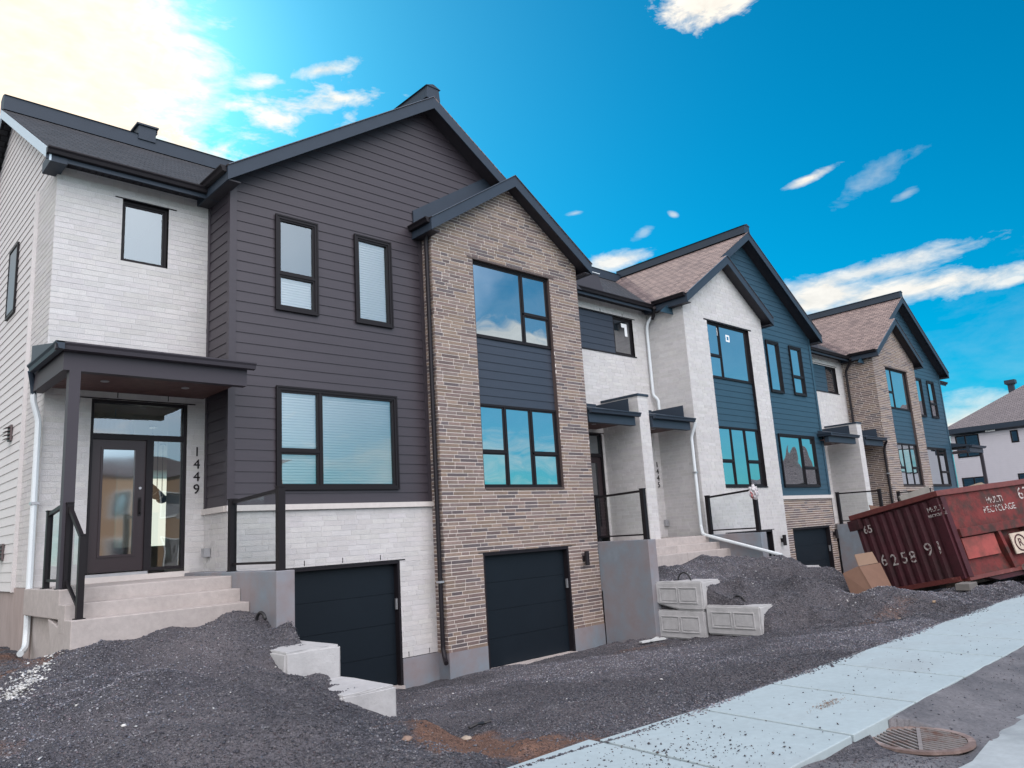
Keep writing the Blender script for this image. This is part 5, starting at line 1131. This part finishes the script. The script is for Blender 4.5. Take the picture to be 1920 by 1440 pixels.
r = MB(); r.hexa([(18.85, by + .05, .02), (18.80, by + .5, -.05), (18.83, by + .5, -.05), (18.88, by + .05, .02), (19.02, by + .39, .64), (18.92, by + .7, .5), (18.95, by + .7, .5), (19.05, by + .39, .64)]); r.build('side_panel', CARD, cb, xf=BX)
# litter
def gz0(x, y): return float(GG(np.array([x]), np.array([y]))[0])
r = MB(); z = gz0(14.1, 11.0)
x_, y_ = 13.55, 10.35; z = gz0(x_, y_)
r.bar((x_ - .25, y_ + .12, z + .04), (x_ + .3, y_ - .1, z + .06), .12, .03); r.bar((x_ - .1, y_ - .02, z + .05), (x_ + .25, y_ + .05, z + .08), .07, .02); tag(r.build('plaster_scrap', mat('pale_scrap', (.55, .58, .58), .7), None), 'long pale scrap lying at the foot of the grey stair wall', 'scrap')
x_, y_ = 5.5, 6.6; z = gz0(x_, y_)
r = MB(); r.tube([(x_ - .1, y_, z + .03), (x_, y_ - .01, z + .05), (x_ + .12, y_ + .02, z + .03), (x_ + .2, y_, z + .04)], .016, 6); tag(r.build('plastic_scrap', RUB, None), 'black scrap of plastic lying on the gravel driveway', 'scrap')
for (x_, y_, L_, a_, lb) in ((15.9, 5.5, .22, .3, 'short pale wood splinter on the brown soil beside the pavement'), (14.9, 5.75, .16, .6, 'small wood splinter farther from the pavement')):
    z = gz0(x_, y_); r = MB(); r.bar((x_, y_, z + .03), (x_ + L_ * math.cos(a_), y_ + L_ * math.sin(a_), z + .035), .05, .02); tag(r.build('wood_splinter', WOOD, None), lb, 'wood scrap')
def rock(x_, y_, s_, m, lb):
    z = gz0(x_, y_); bm = bmesh.new(); bmesh.ops.create_icosphere(bm, subdivisions=2, radius=s_)
    for v in bm.verts: v.co *= random.uniform(.8, 1.15); v.co.z *= .55
    me = bpy.data.meshes.new('rock'); bm.to_mesh(me); bm.free(); me.materials.append(m); ca = me.color_attributes.new('Col', 'FLOAT_COLOR', 'POINT'); ca.data.foreach_set('color', [1.0] * (4 * len(me.vertices)))
    o = bpy.data.objects.new('rock', me); C.objects.link(o); o.location = (x_, y_, z + s_ * .25); tag(o, lb, 'rock', 'loose rocks')
RK = mat('rock_brown', (.26, .18, .14), .9, var=.2, bump=.05)
rock(4.02, 5.75, .05, RK, 'flat reddish rock at the left end of the soil patch'); rock(4.75, 5.85, .045, mat('rock_tan', (.36, .3, .24), .9, var=.2), 'tan flat rock at the upper edge of the soil patch'); rock(2.3, 6.3, .035, mat('rock_orange', (.4, .27, .18), .9, var=.2), 'orange brown rock at the bottom left of the gravel mound')
# torn bag caught on the post of the white bay railing
bm = bmesh.new(); bmesh.ops.create_icosphere(bm, subdivisions=3, radius=.13); R = random.Random(4)
for v in bm.verts: v.co *= R.uniform(.65, 1.25); v.co.x *= .6; v.co.z *= 1.35; v.co.z += .2 * v.co.y
me = bpy.data.meshes.new('torn_bag'); bm.to_mesh(me); bm.free(); me.materials.append(mat('torn_bag_print', (.62, .6, .62), .35, color2=(.45, .10, .10), v2scale=9, thr=(.56, .6), var=.2, vscale=20)); me.color_attributes.new('Col', 'FLOAT_COLOR', 'POINT')
ob = bpy.data.objects.new('torn_bag', me); C.objects.link(ob); ob.location = (18.34, 10.3, 2.42); tag(ob, 'crumpled white and red bag caught on the railing post of 1445', 'plastic bag')

# ================================================================== far house beyond the row
FH = empty('detached_house', (52, 10, -.2), 'pale sided house with grey hip roof beyond the end of the row', 'house')
w = MB(); fx = 52.0
siding(w, wall_left(fx), 0, 5.98, rect(2.0, 15.5), [(12.3 + 1.65, 15.24, 4.62, 5.97), (11.9, 12.3, 5.2, 5.92), (13.9, 15.25, 2.1, 3.42), (11.2, 12.3, 2.1, 3.40), (5, 7, 4, 5.6)], step=.13)
siding(w, wall_front(2.0), 0, 5.98, rect(fx, fx + 12), (), step=.13); siding(w, lambda u, z, o: (u, 15.5 + o, z), 0, 5.98, rect(fx, fx + 12), (), step=.13)
w.build('siding_wall', mat('pale_siding', (.60, .58, .62), .6, var=.03), FH)
def side_window(H, X, y0, y1, z0, z1, split=None, proud=.03):
    f = MB(); a = .07
    f.box(X - proud, X + .06, y0, y1, z0, z0 + a); f.box(X - proud, X + .06, y0, y1, z1 - a, z1); f.box(X - proud, X + .06, y0, y0 + a, z0 + a, z1 - a); f.box(X - proud, X + .06, y1 - a, y1, z0 + a, z1 - a)
    if split: f.box(X - proud, X + .06, split - .04, split + .04, z0 + a, z1 - a)
    wo = f.build('window', FR, H); g = MB(); g.box(X + .0, X + .02, y0 + a, y1 - a, z0 + a, z1 - a); g.build('pane', GL, wo)
side_window(FH, fx, 13.95, 15.24, 4.62, 5.97, 14.7); side_window(FH, fx, 11.9, 12.3, 5.2, 5.92); side_window(FH, fx, 13.9, 15.25, 2.1, 3.42, 14.6); side_window(FH, fx, 11.2, 12.3, 2.1, 3.40); side_window(FH, fx, 5, 7, 4, 5.6, 6)
r = MB(); ov = .35; ex0, ex1, ey0, ey1 = fx - ov, fx + 12.4, 2 - ov, 15.5 + ov; ze = 6.40; rise = 2.5; h_ = 3.9
rx0, rx1, ry0, ry1 = ex0 + h_, ex1 - h_, ey0 + h_, ey1 - h_
A_, B_, C_, D_ = (ex0, ey0, ze), (ex1, ey0, ze), (ex1, ey1, ze), (ex0, ey1, ze); a_, b_, c_, d_ = (rx0, ry0, ze + rise), (rx1, ry0, ze + rise), (rx1, ry1, ze + rise), (rx0, ry1, ze + rise)
for q4 in ((A_, B_, b_, a_), (B_, C_, c_, b_), (C_, D_, d_, c_), (D_, A_, a_, d_), (a_, b_, c_, d_)): r.face(q4)
r.build('hip_roof', SHG, FH)
r = MB()
for x0, x1, y0, y1 in ((ex0, ex0 + .03, ey0, ey1), (ex0 + .03, ex1, ey0, ey0 + .03), (ex0 + .03, ex1, ey1 - .03, ey1)): r.box(x0, x1, y0, y1, 6.10, 6.395)
r.box(ex0 + .03, ex1, ey0 + .03, ey1 - .03, 6.10, 6.13); r.build('fascia', TRB, FH)
r = MB(); r.box(rx0 + .3, rx0 + .62, 12.55, 12.87, ze + rise - .3, ze + rise + .2); r.box(rx0 + .2, rx0 + .72, 12.42, 13.0, ze + rise + .26, ze + rise + .5); r.box(rx0 + .25, rx0 + .67, 12.5, 12.92, ze + rise + .2, ze + rise + .26)
r.build('roof_vent', TRB, FH)
r = MB(); r.tube([(fx + 2.2, 10.4, 7.5), (fx + 2.2, 10.4, 8.4)], .07, 8); r.build('vent_pipe', WP, FH)
r = MB(); r.tube([(fx - .18, 13.0, 6.03), (fx - .18, 13.5, 6.03)], .05, 8); r.build('soffit_lamp', LAMPM, FH)

# ================================================================== houses across the street (they stand behind the camera and show in the windows)
def opp_house(x0, x1, y1, h, wallm, roofm, label, turret=None, rise=3.2):
    e = empty('detached_house', ((x0 + x1) / 2, y1 - 5, -.2), label, 'house'); y0 = y1 - 10
    w = MB(); w.box(x0, x1, y0, y1, -.2, h); w.build('wall', wallm, e)
    r = MB(); o = .4; A = (x0 - o, y0 - o, h); B = (x1 + o, y0 - o, h); Cc = (x1 + o, y1 + o, h); Dd = (x0 - o, y1 + o, h); m_ = (y0 + y1) / 2; E1, F1 = (x0 + 3.6, m_, h + rise), (x1 - 3.6, m_, h + rise)
    r.face([A, B, F1, E1]); r.face([B, Cc, F1]); r.face([Cc, Dd, E1, F1]); r.face([Dd, A, E1]); r.face([A, Dd, Cc, B]); r.build('roof', roofm, e)
    n = int((x1 - x0) / 2.6)
    for fl in (1.2, 4.0):
        for i in range(n):
            xx = x0 + (x1 - x0) * (i + .5) / n; f = MB(); f.box(xx - .6, xx + .6, y1, y1 + .06, fl, fl + 1.5); wo = f.build('window', BLIND, e); g = MB(); g.box(xx - .52, xx + .52, y1 + .06, y1 + .07, fl + .08, fl + 1.42); g.build('pane', GL, wo)
    if turret:
        t = MB(); tx, tr, th = turret; t.tube([(tx, y1, -.2), (tx, y1, th)], tr, 16); t.build('turret_wall', wallm, e)
        t = MB(); t.tube([(tx, y1, th), (tx, y1, th + .4), (tx, y1, th + 2.0), (tx, y1, th + 5.0)], [tr + .6, tr + .2, tr * .5, .03], 16); t.build('turret_roof', roofm, e)
TAN = mat('tan_stucco', (.42, .27, .17), .9, var=.08); GRB = mat('grey_brown_brick', (.30, .25, .22), .9, var=.1)
opp_house(2, 24, -22, 6.8, TAN, SHG, 'tan house across the street opposite 1449', rise=1.6)
opp_house(-14, -1, -24, 4.6, GRB, SHG, 'grey brown house left of the tan house across the street', rise=2)
opp_house(46, 60, -26, 3.4, GRB, SHG, 'low grey brown house across the street opposite the brick bay', rise=1.8)
opp_house(68, 83, -26, 4.4, TAN, SHG, 'tan house across the street opposite the white bay', rise=2)
opp_house(86, 100, -20, 4.6, GRB, SHG, 'grey brown house with a pointed round turret across the street', turret=(90.4, 2.0, 5.4), rise=2.4)
print('objects', len(bpy.data.objects), 'tris approx', sum(len(m.polygons) for m in bpy.data.meshes))
